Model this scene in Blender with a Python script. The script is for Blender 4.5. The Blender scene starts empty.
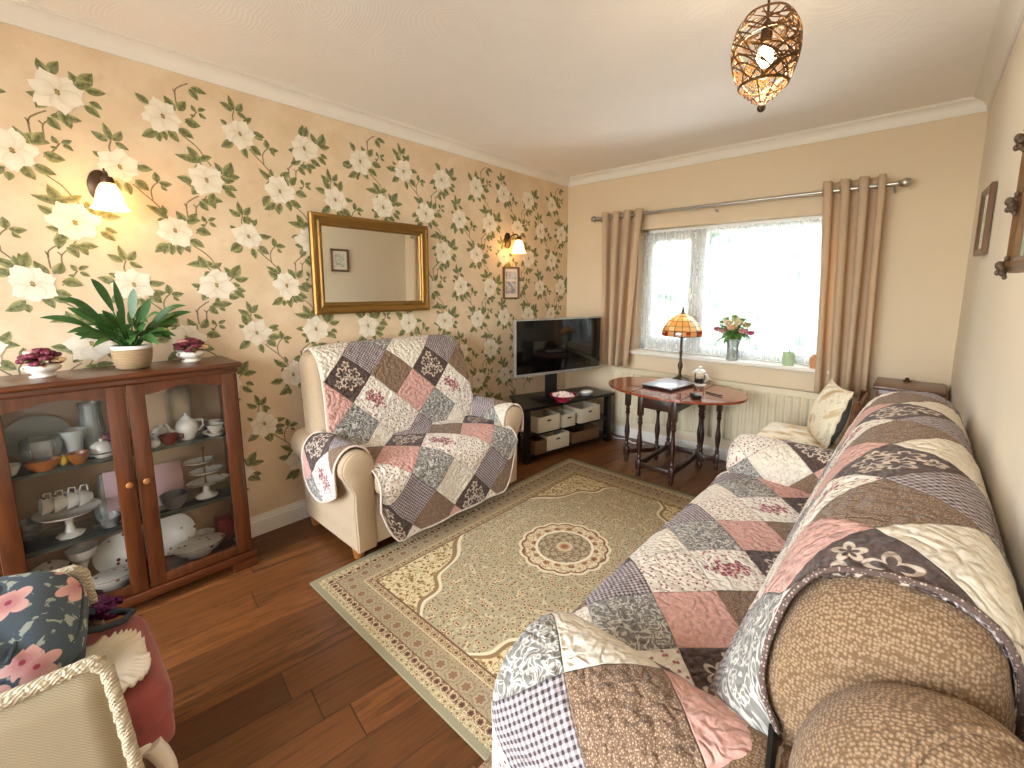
import bpy, bmesh, math, random
from math import sin, cos, pi, radians as R, hypot, atan2, floor
from mathutils import Vector, Matrix, noise
C = bpy.context.scene.collection
random.seed(7)

# ------------------------------------------------------------------ colours and nodes
def lin(h):
    h = h.lstrip('#'); o = []
    for i in (0, 2, 4):
        c = int(h[i:i+2], 16)/255
        o.append(c/12.92 if c <= .04045 else ((c+.055)/1.055)**2.4)
    return (o[0], o[1], o[2], 1)
T = None
class X:
    def __init__(s, k): s.k = k
    def __add__(s, o): return mth('ADD', s, o)
    __radd__ = __add__
    def __sub__(s, o): return mth('SUBTRACT', s, o)
    def __rsub__(s, o): return mth('SUBTRACT', o, s)
    def __mul__(s, o): return mth('MULTIPLY', s, o)
    __rmul__ = __mul__
    def __truediv__(s, o): return mth('DIVIDE', s, o)
    def __lt__(s, o): return mth('LESS_THAN', s, o)
    def __gt__(s, o): return mth('GREATER_THAN', s, o)
def put(inp, v):
    if isinstance(v, X): T.links.new(v.k, inp)
    elif isinstance(v, str): inp.default_value = lin(v)
    elif v is not None: inp.default_value = v
def mth(op, *a):
    n = T.nodes.new('ShaderNodeMath'); n.operation = op
    for i, v in enumerate(a): put(n.inputs[i], v)
    return X(n.outputs[0])
def absx(a): return mth('ABSOLUTE', a)
def flr(a): return mth('FLOOR', a)
def frac(a): return mth('FRACT', a)
def fmod(a, b): return mth('FLOORED_MODULO', a, b)
def mn(a, b): return mth('MINIMUM', a, b)
def mx(a, b): return mth('MAXIMUM', a, b)
def sn(a): return mth('SINE', a)
def eq(a, b): return mth('COMPARE', a, b, .1)
def sstep(a, lo, hi, o0=0.0, o1=1.0):
    n = T.nodes.new('ShaderNodeMapRange'); n.interpolation_type = 'SMOOTHSTEP'
    for i, v in enumerate((a, lo, hi, o0, o1)): put(n.inputs[i], v)
    return X(n.outputs[0])
def mix(f, a, b, mode='MIX'):
    n = T.nodes.new('ShaderNodeMix'); n.data_type = 'RGBA'; n.blend_type = mode; n.clamp_factor = True
    put(n.inputs[0], f); put(n.inputs[6], a); put(n.inputs[7], b)
    return X(n.outputs[2])
def coord(kind='Object'):
    n = T.nodes.new('ShaderNodeTexCoord'); return X(n.outputs[kind])
def sep(v):
    n = T.nodes.new('ShaderNodeSeparateXYZ'); put(n.inputs[0], v); return [X(o) for o in n.outputs]
def comb(x, y, z=0.0):
    n = T.nodes.new('ShaderNodeCombineXYZ')
    for i, v in enumerate((x, y, z)): put(n.inputs[i], v)
    return X(n.outputs[0])
def mapping(v, scale=(1, 1, 1), rot=(0, 0, 0), loc=(0, 0, 0)):
    n = T.nodes.new('ShaderNodeMapping'); put(n.inputs[0], v)
    n.inputs['Scale'].default_value = scale; n.inputs['Rotation'].default_value = rot; n.inputs['Location'].default_value = loc
    return X(n.outputs[0])
def noi(v, scale=5, detail=3, rough=.5, out=0, dist=0):
    n = T.nodes.new('ShaderNodeTexNoise'); put(n.inputs['Vector'], v)
    n.inputs['Scale'].default_value = scale; n.inputs['Detail'].default_value = detail
    n.inputs['Roughness'].default_value = rough; n.inputs['Distortion'].default_value = dist
    return X(n.outputs[out])
def vor(v, scale=5, feature='F1', out='Distance', rnd=1.0, dim='3D'):
    n = T.nodes.new('ShaderNodeTexVoronoi'); n.voronoi_dimensions = dim; n.feature = feature; put(n.inputs['Vector'], v)
    n.inputs['Scale'].default_value = scale; n.inputs['Randomness'].default_value = rnd
    return X(n.outputs[out])
def wht(v):
    n = T.nodes.new('ShaderNodeTexWhiteNoise'); n.noise_dimensions = '2D'; put(n.inputs['Vector'], v); return X(n.outputs['Value'])
def attr(name):
    n = T.nodes.new('ShaderNodeAttribute'); n.attribute_name = name; return X(n.outputs['Color'])
def start(name):
    global T
    m = bpy.data.materials.new(name); m.use_nodes = True; T = m.node_tree; T.nodes.clear(); return m
def bump(h, dist=.01, strength=1.0):
    n = T.nodes.new('ShaderNodeBump'); put(n.inputs['Height'], h)
    n.inputs['Distance'].default_value = dist; n.inputs['Strength'].default_value = strength
    return X(n.outputs[0])
def out(sh):
    n = T.nodes.new('ShaderNodeOutputMaterial'); T.links.new(sh.k, n.inputs[0])
def princ(col, rough=.5, metal=0.0, normal=None, **kw):
    n = T.nodes.new('ShaderNodeBsdfPrincipled')
    put(n.inputs['Base Color'], col); put(n.inputs['Roughness'], rough); put(n.inputs['Metallic'], metal)
    if normal is not None: put(n.inputs['Normal'], normal)
    for k, v in kw.items(): put(n.inputs[k.replace('_', ' ')], v)
    return X(n.outputs[0])
def shader(kind, **kw):
    n = T.nodes.new(kind)
    for k, v in kw.items(): put(n.inputs[k.replace('_', ' ')], v)
    return X(n.outputs[0])
def mixs(f, a, b):
    n = T.nodes.new('ShaderNodeMixShader'); put(n.inputs[0], f); T.links.new(a.k, n.inputs[1]); T.links.new(b.k, n.inputs[2])
    return X(n.outputs[0])
def simple(name, col, rough=.5, metal=0.0, vary=.12, scale=12, bmp=0.0, bs=60, **kw):
    m = start(name); o = coord('Object')
    f = noi(o, scale, 3)
    c = mix(f, tuple([v*(1-vary) for v in lin(col)[:3]]+[1]), tuple([min(1, v*(1+vary)) for v in lin(col)[:3]]+[1]))
    nrm = bump(noi(o, bs, 2), .004, bmp) if bmp else None
    out(princ(c, rough, metal, nrm, **kw)); return m
def woodmat(name, c1, c2, rough=.35, axis='z', sc=9, coat=0.2):
    m = start(name); o = coord('Object')
    s = {'x': (.12, 1.6, 1.6), 'y': (1.6, .12, 1.6), 'z': (1.6, 1.6, .12)}[axis]
    g = noi(mapping(o, s), sc*3, 5, .6, dist=.8)
    out(princ(mix(sstep(g, .3, .7), c1, c2), rough, 0.0, bump(g, .002, .15), Coat_Weight=coat)); return m
def glassmat(name, tint='ffffff', op=.06, ior=1.45, rough=.02):
    m = start(name)
    fr = T.nodes.new('ShaderNodeFresnel'); fr.inputs[0].default_value = ior
    g = mixs(op, shader('ShaderNodeBsdfTransparent', Color=tint), shader('ShaderNodeBsdfDiffuse', Color=tint))
    out(mixs(X(fr.outputs[0]), g, shader('ShaderNodeBsdfGlossy', Color='ffffff', Roughness=rough))); return m

# ------------------------------------------------------------------ mesh builder
class MB:
    def __init__(s): s.V = []; s.F = []; s.M = []; s.uv = {}; s.col = {}
    def add(s, V, F, m=0, uv=None, col=None):
        b = len(s.V); s.V += [tuple(v) for v in V]
        for f in F: s.F.append(tuple(i+b for i in f)); s.M.append(m)
        if uv:
            for i, q in enumerate(uv): s.uv[b+i] = q
        if col:
            for i, q in enumerate(col): s.col[b+i] = q
        return s
    def bm(s, b, m=0):
        b.verts.ensure_lookup_table(); b.verts.index_update()
        return s.add([v.co[:] for v in b.verts], [[v.index for v in f.verts] for f in b.faces], m)
    def box(s, lo, hi, bev=0.0, m=0, M=None, seg=2):
        b = bmesh.new(); bmesh.ops.create_cube(b, size=1)
        c = [(lo[i]+hi[i])/2 for i in range(3)]; d = [hi[i]-lo[i] for i in range(3)]
        for v in b.verts: v.co = Vector((v.co.x*d[0]+c[0], v.co.y*d[1]+c[1], v.co.z*d[2]+c[2]))
        if bev: bmesh.ops.bevel(b, geom=b.edges[:], offset=min(bev, min(d)*.45), segments=seg, affect='EDGES', profile=.5)
        if M is not None: b.transform(M)
        s.bm(b, m); b.free(); return s
    def rbox(s, c, size, r, n=3, k=6, bulge=(0, 0, 0), m=0, M=None, fn=None):
        h = [q/2 for q in size]; r = min(r, min(h)*.98)
        def axis(hh):
            rr = r; a = [-hh+rr*(1-cos(pi/2*i/n)) for i in range(n)]
            inner = [-(hh-rr)+2*(hh-rr)*i/k for i in range(k+1)]
            return a+inner+[-q for q in reversed(a)]
        ax = [axis(q) for q in h]; idx = {}; V = []; F = []
        def vid(p):
            key = tuple(round(q, 6) for q in p)
            if key not in idx:
                q = list(p); inn = [max(r-h[i], min(h[i]-r, q[i])) for i in range(3)]
                d = Vector([q[i]-inn[i] for i in range(3)])
                if d.length > 1e-9: d = d.normalized()*r
                q = [inn[i]+d[i] for i in range(3)]
                t = [q[i]/h[i] for i in range(3)]
                for i in range(3):
                    if bulge[i]:
                        j, l = (i+1) % 3, (i+2) % 3
                        q[i] += bulge[i]*t[i]*max(0, 1-t[j]**2)*max(0, 1-t[l]**2)
                q = [q[i]+c[i] for i in range(3)]
                if fn: q = fn(Vector(q))
                idx[key] = len(V); V.append(Vector(q))
            return idx[key]
        for i in range(3):
            j, l = (i+1) % 3, (i+2) % 3
            for sg in (-1, 1):
                for a in range(len(ax[j])-1):
                    for b in range(len(ax[l])-1):
                        q = []
                        for (u, v) in ((a, b), (a+1, b), (a+1, b+1), (a, b+1)):
                            p = [0, 0, 0]; p[i] = sg*h[i]; p[j] = ax[j][u]; p[l] = ax[l][v]; q.append(vid(p))
                        F.append(q if sg > 0 else q[::-1])
        if M is not None: V = [M @ v for v in V]
        return s.add(V, F, m)
    def tube(s, pts, r, n=8, closed=False, cap=True, m=0, sq=None):
        P = [Vector(p) for p in pts]; N = len(P); V = []; F = []
        up = None
        for i in range(N):
            a = P[(i-1) % N] if (closed or i > 0) else P[i]; b = P[(i+1) % N] if (closed or i < N-1) else P[i]
            t = (b-a)
            t = t.normalized() if t.length > 1e-9 else Vector((0, 0, 1))
            if up is None: up = t.orthogonal().normalized()
            up = (up-t*up.dot(t))
            up = up.normalized() if up.length > 1e-6 else t.orthogonal().normalized()
            w = t.cross(up); rr = r[i] if isinstance(r, (list, tuple)) else r
            for k in range(n):
                a2 = 2*pi*k/n
                V.append(P[i]+up*(rr*cos(a2))+w*(rr*sin(a2)))
        for i in range(N if closed else N-1):
            for k in range(n):
                j = (i+1) % N
                F.append((i*n+k, i*n+(k+1) % n, j*n+(k+1) % n, j*n+k))
        if cap and not closed:
            F.append(tuple(range(n))[::-1]); F.append(tuple((N-1)*n+k for k in range(n)))
        return s.add(V, F, m)
    def lathe(s, prof, n=24, c=(0, 0, 0), sx=1, sy=1, m=0, M=None, wob=None):
        V = []; F = []; N = len(prof)
        for i, (r, z) in enumerate(prof):
            for k in range(n):
                a = 2*pi*k/n; q = r*(wob(a, i) if wob else 1)
                V.append(Vector((q*cos(a)*sx, q*sin(a)*sy, z)))
        for i in range(N-1):
            for k in range(n): F.append((i*n+k, i*n+(k+1) % n, (i+1)*n+(k+1) % n, (i+1)*n+k))
        if prof[0][0] > 1e-6: F.append(tuple(range(n))[::-1])
        if prof[-1][0] > 1e-6: F.append(tuple((N-1)*n+k for k in range(n)))
        if M is not None: V = [M @ v for v in V]
        V = [v+Vector(c) for v in V]
        return s.add(V, F, m)
    def prism(s, poly, axis, a, b, bev=0, m=0):
        # poly: 2D points in the plane of the two other axes (in xyz order)
        bb = bmesh.new()
        def pt(p, t):
            q = list(p); q.insert(axis, t); return q
        lo = [bb.verts.new(pt(p, a)) for p in poly]; hi = [bb.verts.new(pt(p, b)) for p in poly]
        n = len(poly)
        bb.faces.new(lo); bb.faces.new(hi[::-1])
        for i in range(n): bb.faces.new((lo[i], hi[i], hi[(i+1) % n], lo[(i+1) % n])[::-1])
        bmesh.ops.recalc_face_normals(bb, faces=bb.faces)
        if bev: bmesh.ops.bevel(bb, geom=bb.edges[:], offset=bev, segments=2, affect='EDGES')
        s.bm(bb, m); bb.free(); return s
    def grid(s, P, uv=None, m=0, flip=False):
        nu = len(P); nv = len(P[0]); V = [p for row in P for p in row]; F = []
        for i in range(nu-1):
            for j in range(nv-1):
                f = (i*nv+j, (i+1)*nv+j, (i+1)*nv+j+1, i*nv+j+1); F.append(f[::-1] if flip else f)
        return s.add(V, F, m, [q for row in uv for q in row] if uv else None)
    def loft(s, rings, cap=True, m=0, flip=False):
        n = len(rings[0]); V = [p for r in rings for p in r]; F = []
        for i in range(len(rings)-1):
            for k in range(n):
                f = (i*n+k, i*n+(k+1) % n, (i+1)*n+(k+1) % n, (i+1)*n+k); F.append(f[::-1] if flip else f)
        if cap:
            F.append(tuple(range(n))[::-1] if not flip else tuple(range(n)))
            e = tuple((len(rings)-1)*n+k for k in range(n)); F.append(e if not flip else e[::-1])
        return s.add(V, F, m)
    def ball(s, c, r, sc=(1, 1, 1), u=12, v=8, m=0):
        b = bmesh.new(); bmesh.ops.create_uvsphere(b, u_segments=u, v_segments=v, radius=r)
        for q in b.verts: q.co = Vector((q.co.x*sc[0]+c[0], q.co.y*sc[1]+c[1], q.co.z*sc[2]+c[2]))
        s.bm(b, m); b.free(); return s
    def xf(s, M):
        s.V = [tuple(M @ Vector(v)) for v in s.V]; return s
ORG = {}
def obj(name, mb, mats, parent=None, smooth=True, ang=40, solid=0, soff=-1, label=None):
    me = bpy.data.meshes.new(name)
    o0 = ORG.get(parent.name, Vector()) if parent else Vector()
    me.from_pydata([(v[0]-o0.x, v[1]-o0.y, v[2]-o0.z) for v in mb.V], [], mb.F)
    for q in (mats if isinstance(mats, (list, tuple)) else [mats]): me.materials.append(q)
    me.polygons.foreach_set('material_index', mb.M)
    if mb.uv:
        L = me.uv_layers.new(name='UVMap')
        for l in me.loops: L.data[l.index].uv = mb.uv.get(l.vertex_index, (0, 0))
    if mb.col:
        ca = me.color_attributes.new('Col', 'FLOAT_COLOR', 'POINT')
        for i in range(len(me.vertices)): ca.data[i].color = mb.col.get(i, (1, 1, 1, 1))
    if smooth:
        me.shade_smooth(); me.set_sharp_from_angle(angle=R(ang))
    me.validate(); me.update()
    o = bpy.data.objects.new(name, me); C.objects.link(o)
    if parent: o.parent = parent
    ORG[o.name] = o0
    if solid:
        q = o.modifiers.new('s', 'SOLIDIFY'); q.thickness = solid; q.offset = soff
    if label: o['label'] = label
    return o
def tag(o, label, cat, group=None, kind=None):
    if label: o['label'] = label
    if cat: o['category'] = cat
    if group: o['group'] = group
    if kind: o['kind'] = kind
    return o
def thing(name, label, cat, loc=(0, 0, 0), group=None):
    o = bpy.data.objects.new(name, None); o.empty_display_size = .05; C.objects.link(o); o.location = loc
    ORG[o.name] = Vector(loc); tag(o, label, cat, group); return o
def struct(name, mb, mats, **kw):
    o = obj(name, mb, mats, **kw); o['kind'] = 'structure'; return o
def dup(root, loc, label, group=None, rotz=None, scale=None, rot=None):
    r = root.copy(); C.objects.link(r); r.location = loc; r['label'] = label
    if group: r['group'] = group
    if rotz is not None: r.rotation_euler = (0, 0, rotz)
    if rot is not None: r.rotation_euler = rot
    if scale: r.scale = (scale,)*3 if not isinstance(scale, tuple) else scale
    ORG[r.name] = Vector(loc)
    for ch in list(root.children):
        c = ch.copy(); C.objects.link(c); c.parent = r
        for g in list(ch.children):
            d = g.copy(); C.objects.link(d); d.parent = c
    return r
# ------------------------------------------------------------------ materials
def m_floor():
    m = start('wood_planks'); x, y, z = sep(mapping(coord('Object'), rot=(0, 0, R(7))))
    w, L = .145, 1.15
    i = flr(x/w); fx = frac(x/w); off = wht(comb(i, 3.0))
    yy = y/L+off; j = flr(yy); fy = frac(yy)
    rnd = wht(comb(i, j)); rnd2 = wht(comb(j+7.0, i))
    p = comb(x*14+rnd*40, y*1.6+rnd2*30, rnd*10)
    g = noi(p, 2.2, 6, .62, dist=1.2); g2 = noi(comb(x*60+rnd*9, y*2.5, rnd*5), 2, 3)
    c = mix(rnd, '#54321a', '#90592f'); c = mix(sstep(g, .35, .72), c, mix(rnd2, '#3b2211', '#6e4220'))
    c = mix(sstep(g2, .52, .75)*.5, c, '#2e170b')
    gap = mx(sstep(absx(fx-.5), .487, .498), sstep(absx(fy-.5), .4975, .4995))
    c = mix(gap*.85, c, '#1b0e07')
    out(princ(c, sstep(g, 0.0, 1.0, .26, .42), 0.0, bump(g*.15-gap, .002, .5), Specular_IOR_Level=.45)); return m
def m_ceiling():
    m = start('artex_plaster'); o = coord('Object')
    w = noi(o, 1.5, 2, out=1)
    n = T.nodes.new('ShaderNodeVectorMath'); n.operation = 'MULTIPLY_ADD'; put(n.inputs[0], w); n.inputs[1].default_value = (.35,)*3; put(n.inputs[2], o)
    v = X(n.outputs[0])
    x, y, z = sep(v); vv = comb(x, y, 0.0)
    d = vor(vv, 3.0, rnd=1.0); h = sn(d*150)*.11+sstep(d, .0, .8)*2.2+noi(o, 14, 4, .6)*.9
    out(princ(mix(noi(o, 3), '#f3eee8', '#f8f4ee'), .85, 0.0, bump(h, .006, .42))); return m
def m_paint(name, col, bs=140, st=.12):
    m = start(name); o = coord('Object')
    c = lin(col); c2 = tuple([v*.95 for v in c[:3]]+[1])
    out(princ(mix(noi(o, 2.5, 4), c, c2), .8, 0.0, bump(noi(o, bs, 3), .004, st))); return m
def m_wallpaper():
    m = start('wallpaper_ground'); o = coord('Object')
    a = noi(o, 5, 4, .6); b = noi(mapping(o, (1, 1, 1), loc=(3, 5, 1)), 13, 4, .65)
    c = mix(sstep(a, .3, .7), '#dac09d', '#e5cfb0'); c = mix(sstep(b, .56, .8)*.45, c, '#cdab85')
    out(princ(c, .62, 0.0, bump(noi(o, 180, 2), .002, .15))); return m
def m_print():
    m = start('wallpaper_print'); o = coord('Object')
    c = mix(sstep(noi(o, 70, 3, .6), .35, .75)*.16, attr('Col'), '#fbf3e2')
    out(princ(c, .6)); return m
H = .1435
def m_quilt():
    m = start('patchwork_quilt'); n = T.nodes.new('ShaderNodeUVMap'); n.uv_map = 'UVMap'
    x, y, z = sep(X(n.outputs[0])); uv = comb(x, y)
    wn = sep(noi(uv, 9, 2, out=1))
    u = x/H+(wn[0]-.5)*.05; v = y/H+(wn[1]-.5)*.05
    i = flr((v+u)*.5); j = flr((v-u)*.5); r = i+j; c = i-j
    rm = fmod(r, 4.0); rd = flr(r/4); k = fmod(flr(c*.5)+rd, 2.0); t = rm*2+k
    lu = u-c; lv = v-(r+1); fx = frac((v+u)*.5)-.5; fy = frac((v-u)*.5)-.5
    sx, sy = x, y
    fine = noi(uv, 320, 2); med = noi(uv, 90, 3)
    # 0 cream (ditsy), 1 gingham, 2 dark sprig, 3 brown, 4 pink, 5 rose, 6 grey leaf, 7 dots
    cream = mix(sstep(vor(uv, 60, dim='2D'), .1, .35), '#d8cdb9', '#e6ddcc')
    gg = sstep(sn(fx*pi*2*15), -.5, .5)*.5+sstep(sn(fy*pi*2*15), -.5, .5)*.5
    ging = mix(gg, '#42363a', '#c3b6b5')
    def petals(cx, cy, rad, n, tw=0.0):
        dx = lu-cx; dy = lv-cy; rr = mth('SQRT', dx*dx+dy*dy); th = mth('ARCTAN2', dy, dx)
        return rr-(absx(sn(th*(n/2)+tw))*.6+.4)*rad
    sp = None
    for (cx, cy, rad, tw) in ((-.22, -.2, .24, .3), (.25, -.12, .23, 1.0), (.02, .24, .25, .7), (-.42, .2, .15, .2), (.46, .2, .14, .5), (.0, -.55, .14, 0)):
        p = absx(petals(cx, cy, rad, 5, tw)); sp = p if sp is None else mn(sp, p)
    dark = mix(sstep(med, .35, .7), '#4c3c37', '#62504a'); dark = mix(sstep(sp, .028, .05), '#c9b8a6', dark)
    brown = mix(sstep(fine, .4, .62), '#6a5240', '#8b705a')
    brown = mix(sstep(vor(uv, 170, dim='2D'), .12, .28), '#b8a086', brown)
    pink = mix(sstep(med, .3, .7), '#c9978a', '#d9ac9f')
    bl = None
    for (cx, cy, rad) in ((-.2, -.14, .27), (.12, .02, .27), (.0, .28, .15), (.3, .22, .16), (.38, .42, .1)):
        p = petals(cx, cy, rad, 5, cx*9); bl = p if bl is None else mn(bl, p)
    cel = vor(uv, 75, dim='2D')
    rose = mix(sstep(bl, -.02, .02), mix(sstep(cel, .3, .6), '#8b3a48', '#d9b7ae'), '#e9e1d3')
    dts = vor(uv, 38, dim='2D')
    rose = mix(sstep(dts, .14, .2)*1.0, mix(sstep(lu, .1, .35), '#b36a6d', '#e9e1d3'), rose)
    lf = absx(noi(uv, 27, 1.5, dist=2.0)-.5)
    leaf = mix(sstep(lf, .04, .065), '#c2beb4', mix(sstep(med, .3, .7), '#74706a', '#85817a'))
    dc = vor(uv, 46, dim='2D', rnd=.75); hue = vor(uv, 46, out='Color', dim='2D', rnd=.75)
    dots = mix(sstep(dc, .15, .22), mix(sstep(sep(hue)[0], .4, .6), '#8c3f4b', '#a4766a'), '#e6dccd')
    col = cream
    for q, cc in enumerate((ging, dark, brown, pink, rose, leaf, dots)): col = mix(eq(t, q+1.0), col, cc)
    ed = mx(absx(fx), absx(fy)); seam = sstep(ed, .485, .5)
    col = mix(seam*.35, col, '#4a3b34')
    a = noi(uv, 11, 2, out=1); sv = sep(a)
    q = comb(x+(sv[0]-.5)*.05, y+(sv[1]-.5)*.05)
    st = absx(noi(q, 26, 1.0, .4)-.5); quilt = sstep(st, 0.0, .12)*.55-vor(q, 42, 'SMOOTH_F1', dim='2D')*1.3
    h = quilt*1.2+noi(uv, 60, 3)*.6-seam*.9
    out(princ(col, .9, 0.0, bump(h, .010, .7), Sheen_Weight=.15, Specular_IOR_Level=.2)); return m
def m_uphol(name, a, b, sc=140, st=.5):
    m = start(name); o = coord('Object'); v = vor(o, sc, rnd=.55)
    c = mix(sstep(v, .25, .65), a, b); c = mix(noi(o, 3)*.2, c, a)
    out(princ(c, .92, 0.0, bump(v*-1.0+noi(o, 400, 2)*.2, .003, st), Sheen_Weight=.1, Specular_IOR_Level=.2)); return m
def m_rug():
    m = start('woven_rug'); x, y, z = sep(coord('Object')); hx, hy = .735, 1.055
    ax = absx(x); ay = absx(y); dx = hx-ax; dy = hy-ay; d = mn(dx, dy)
    s = mix(dx < dy, comb(x, 0.0), comb(y, 0.0)); s = sep(s)[0]
    p2 = comb(ax, ay); P = comb(x, y)
    yarn = noi(P, 260, 2)
    # field
    vf = vor(p2, 19, dim='2D', rnd=.85); vfc = sep(vor(p2, 19, out='Color', dim='2D', rnd=.85)); vs = vor(p2, 42, dim='2D')
    vine = absx(noi(p2, 11, 1, dist=1.5)-.5)
    fld = mix(sstep(yarn, .3, .7), '#a99a7a', '#b8aa8c')
    fld = mix(sstep(vine, .012, .03), '#cdbf98', fld)
    fld = mix(sstep(vs, .16, .24), mix(sstep(sep(vor(p2, 42, out='Color', dim='2D'))[0], .4, .5), '#8a5d42', '#7d7857'), fld)
    fl = mix(sstep(vf, .10, .13), '#8f6048', mix(sstep(vf, .2, .23), '#d3c19a', '#84674c'))
    fld = mix(mx(sstep(vf, .25, .28), sstep(vfc[1], .5, .52)), fl, fld)
    # spandrels
    cx = mx(hx-.235-ax, 0.0); cy = mx(hy-.235-ay, 0.0)
    sd = cx*1.0+cy*.62+sn(mth('ARCTAN2', cy, cx)*9)*.022
    vsn = vor(p2, 26, dim='2D'); vv2 = absx(noi(p2, 20, 1, dist=1.6)-.5)
    spn = mix(sstep(vsn, .16, .22), '#8f6a3f', mix(sstep(vv2, .02, .05), '#9a8354', '#d9c79c'))
    fld = mix(sstep(absx(sd-.33), .008, .014), '#967a58', mix(sd < .33, mix(sstep(absx(sd-.35), .008, .012), '#e2d6b4', fld), spn))
    # medallion
    rr = mth('SQRT', x*x+y*y); th = mth('ARCTAN2', y, x); sc = absx(sn(th*8.0)); ro = rr-sc*.014
    ring = mix(sstep(vor(comb(th*2.55, rr*18), 1.0, dim='2D', rnd=.3), .2, .3), '#8d5c45', '#ddceaa')
    ring = mix(sstep(absx(noi(P, 30, 1, dist=1.4)-.5), .03, .06), '#b08e66', ring)
    inn = mix(sstep(vor(P, 34, dim='2D'), .2, .3), '#8f7358', '#b0a283')
    inn = mix(sstep(absx(sn(th*9)*.5+sn(rr*120)*.5), .1, .35), '#88705a', inn)
    core = mix(sstep(absx(sn(th*6))*.02+.012-rr, 0.0, .004), '#cdbb96', '#9c5f4c')
    med = mix(rr < .045, mix(rr < .148, ring, inn), core)
    med = mix(sstep(absx(rr-.15), .005, .009), '#e6dbbd', med); med = mix(sstep(absx(ro-.215), .003, .006), '#7f5a44', med)
    med = mix(ro < .222, '#e0d3b0', med)
    fld = mix(ro < .236, fld, med)
    # border bands
    def band(sca, bg, c1, c2, rnd=.4):
        q = vor(P, sca, dim='2D', rnd=rnd); n2 = absx(noi(P, sca*1.1, 1, dist=1.3)-.5)
        return mix(sstep(q, .17, .2), c1, mix(sstep(q, .27, .31), bg, mix(sstep(n2, .03, .06), c2, bg)))
    def motif(dc, w, per, bg, c1, c2):
        a = (frac(s/per)-.5)*per; b = d-dc; rr2 = mth('SQRT', a*a+b*b)/w; t2 = mth('ARCTAN2', b, a)
        e = rr2-absx(sn(t2*3.0))*.18
        q = mix(sstep(e, .3, .36), c1, mix(sstep(e, .55, .6), bg, mix(sstep(e, .74, .82), c2, band(46, bg, c1, c2))))
        return q
    main = motif(.138, .036, .072, '#ae9a79', '#8c6b53', '#95876a')
    inner = motif(.21, .018, .045, '#c0ad87', '#7b5a42', '#95704f'); dk = motif(.083, .018, .045, '#8a6d55', '#5d4234', '#c9b68f')
    crm = motif(.053, .013, .032, '#cbbb95', '#8a6b4c', '#a3926b'); edge = mix(sstep(yarn, .3, .7), '#8c8468', '#9b9378')
    col = fld
    for lim, cc in ((.235, mix(sstep(yarn, .4, .6), '#6f5240', '#7d5e49')), (.227, inner), (.195, '#cdbd97'), (.19, main), (.104, '#7a5c48'), (.1, dk), (.068, crm), (.04, edge)):
        col = mix(d < lim, col, cc)
    col = mix(d < .01, col, '#6e6a55')
    out(princ(col, .95, 0.0, bump(yarn+noi(P, 90, 2)*.5, .003, .5), Specular_IOR_Level=.1)); return m
def m_curtain():
    m = start('curtain_cotton'); o = coord('Object')
    w = noi(mapping(o, (1, 1, .15)), 180, 2)
    c = mix(sstep(w, .3, .7), '#d3bfa2', '#dfccb1'); nr = bump(w, .002, .3)
    a = shader('ShaderNodeBsdfDiffuse', Color=c, Normal=nr)
    b = shader('ShaderNodeBsdfTranslucent', Color='#f0c797', Normal=nr)
    out(mixs(.36, a, b)); return m
def m_net():
    m = start('lace_net'); x, y, z = sep(coord('Object')); p = comb(x, z)
    fl = vor(comb(x, z*.8), 14, dim='2D', rnd=.7); n = noi(p, 60, 2); th = noi(comb(x*55, z*1.2), 1.0, 3, .6)
    op = sstep(fl, .12, .3, .10, .0)+sstep(th, .38, .72, .0, .34)+sstep(n, .4, .6, 0.0, .05)+.28
    t = shader('ShaderNodeBsdfTransparent', Color='ffffff')
    d = mixs(.5, shader('ShaderNodeBsdfDiffuse', Color='eeeeec'), shader('ShaderNodeBsdfTranslucent', Color='b8c0c0'))
    out(mixs(op, t, d)); return m
def m_china():
    m = start('floral_china'); o = coord('Object'); v = vor(o, 34, rnd=.9); cc = sep(vor(o, 34, out='Color', rnd=.9))
    c = mix(sstep(cc[1], .5, .55), mix(sstep(v, .18, .34), mix(sstep(cc[0], .4, .6), '#6b3022', '#a8744a'), '#ede7db'), '#ede7db')
    out(princ(c, .18, 0.0, None, Coat_Weight=.5)); return m
def m_tiffany():
    m = start('leaded_glass'); x, y, z = sep(coord('Object')); th = mth('ARCTAN2', y, x)
    a = th*(16/(2*pi)); b = z*26
    ea = absx(frac(a)-.5); eb = absx(frac(b+sn(flr(a)*3.1)*.15)-.5)
    cell = wht(comb(flr(a), flr(b)))
    c = mix(sstep(cell, .2, .8), '#f8e8c4', '#eec983'); low = z < .045
    c = mix(low, c, mix(sstep(wht(comb(flr(a*2), flr(b*2))), .35, .5), '#b7402b', '#e9c690'))
    ld = mx(sstep(ea, .44, .48), sstep(eb, .44, .48))
    g = mixs(.72, shader('ShaderNodeBsdfDiffuse', Color=c), shader('ShaderNodeBsdfTranslucent', Color=c))
    g = mixs(.1, g, shader('ShaderNodeBsdfGlossy', Color='ffffff', Roughness=.1))
    out(mixs(ld, g, princ('#4a3c2c', .5, .6))); return m
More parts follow.
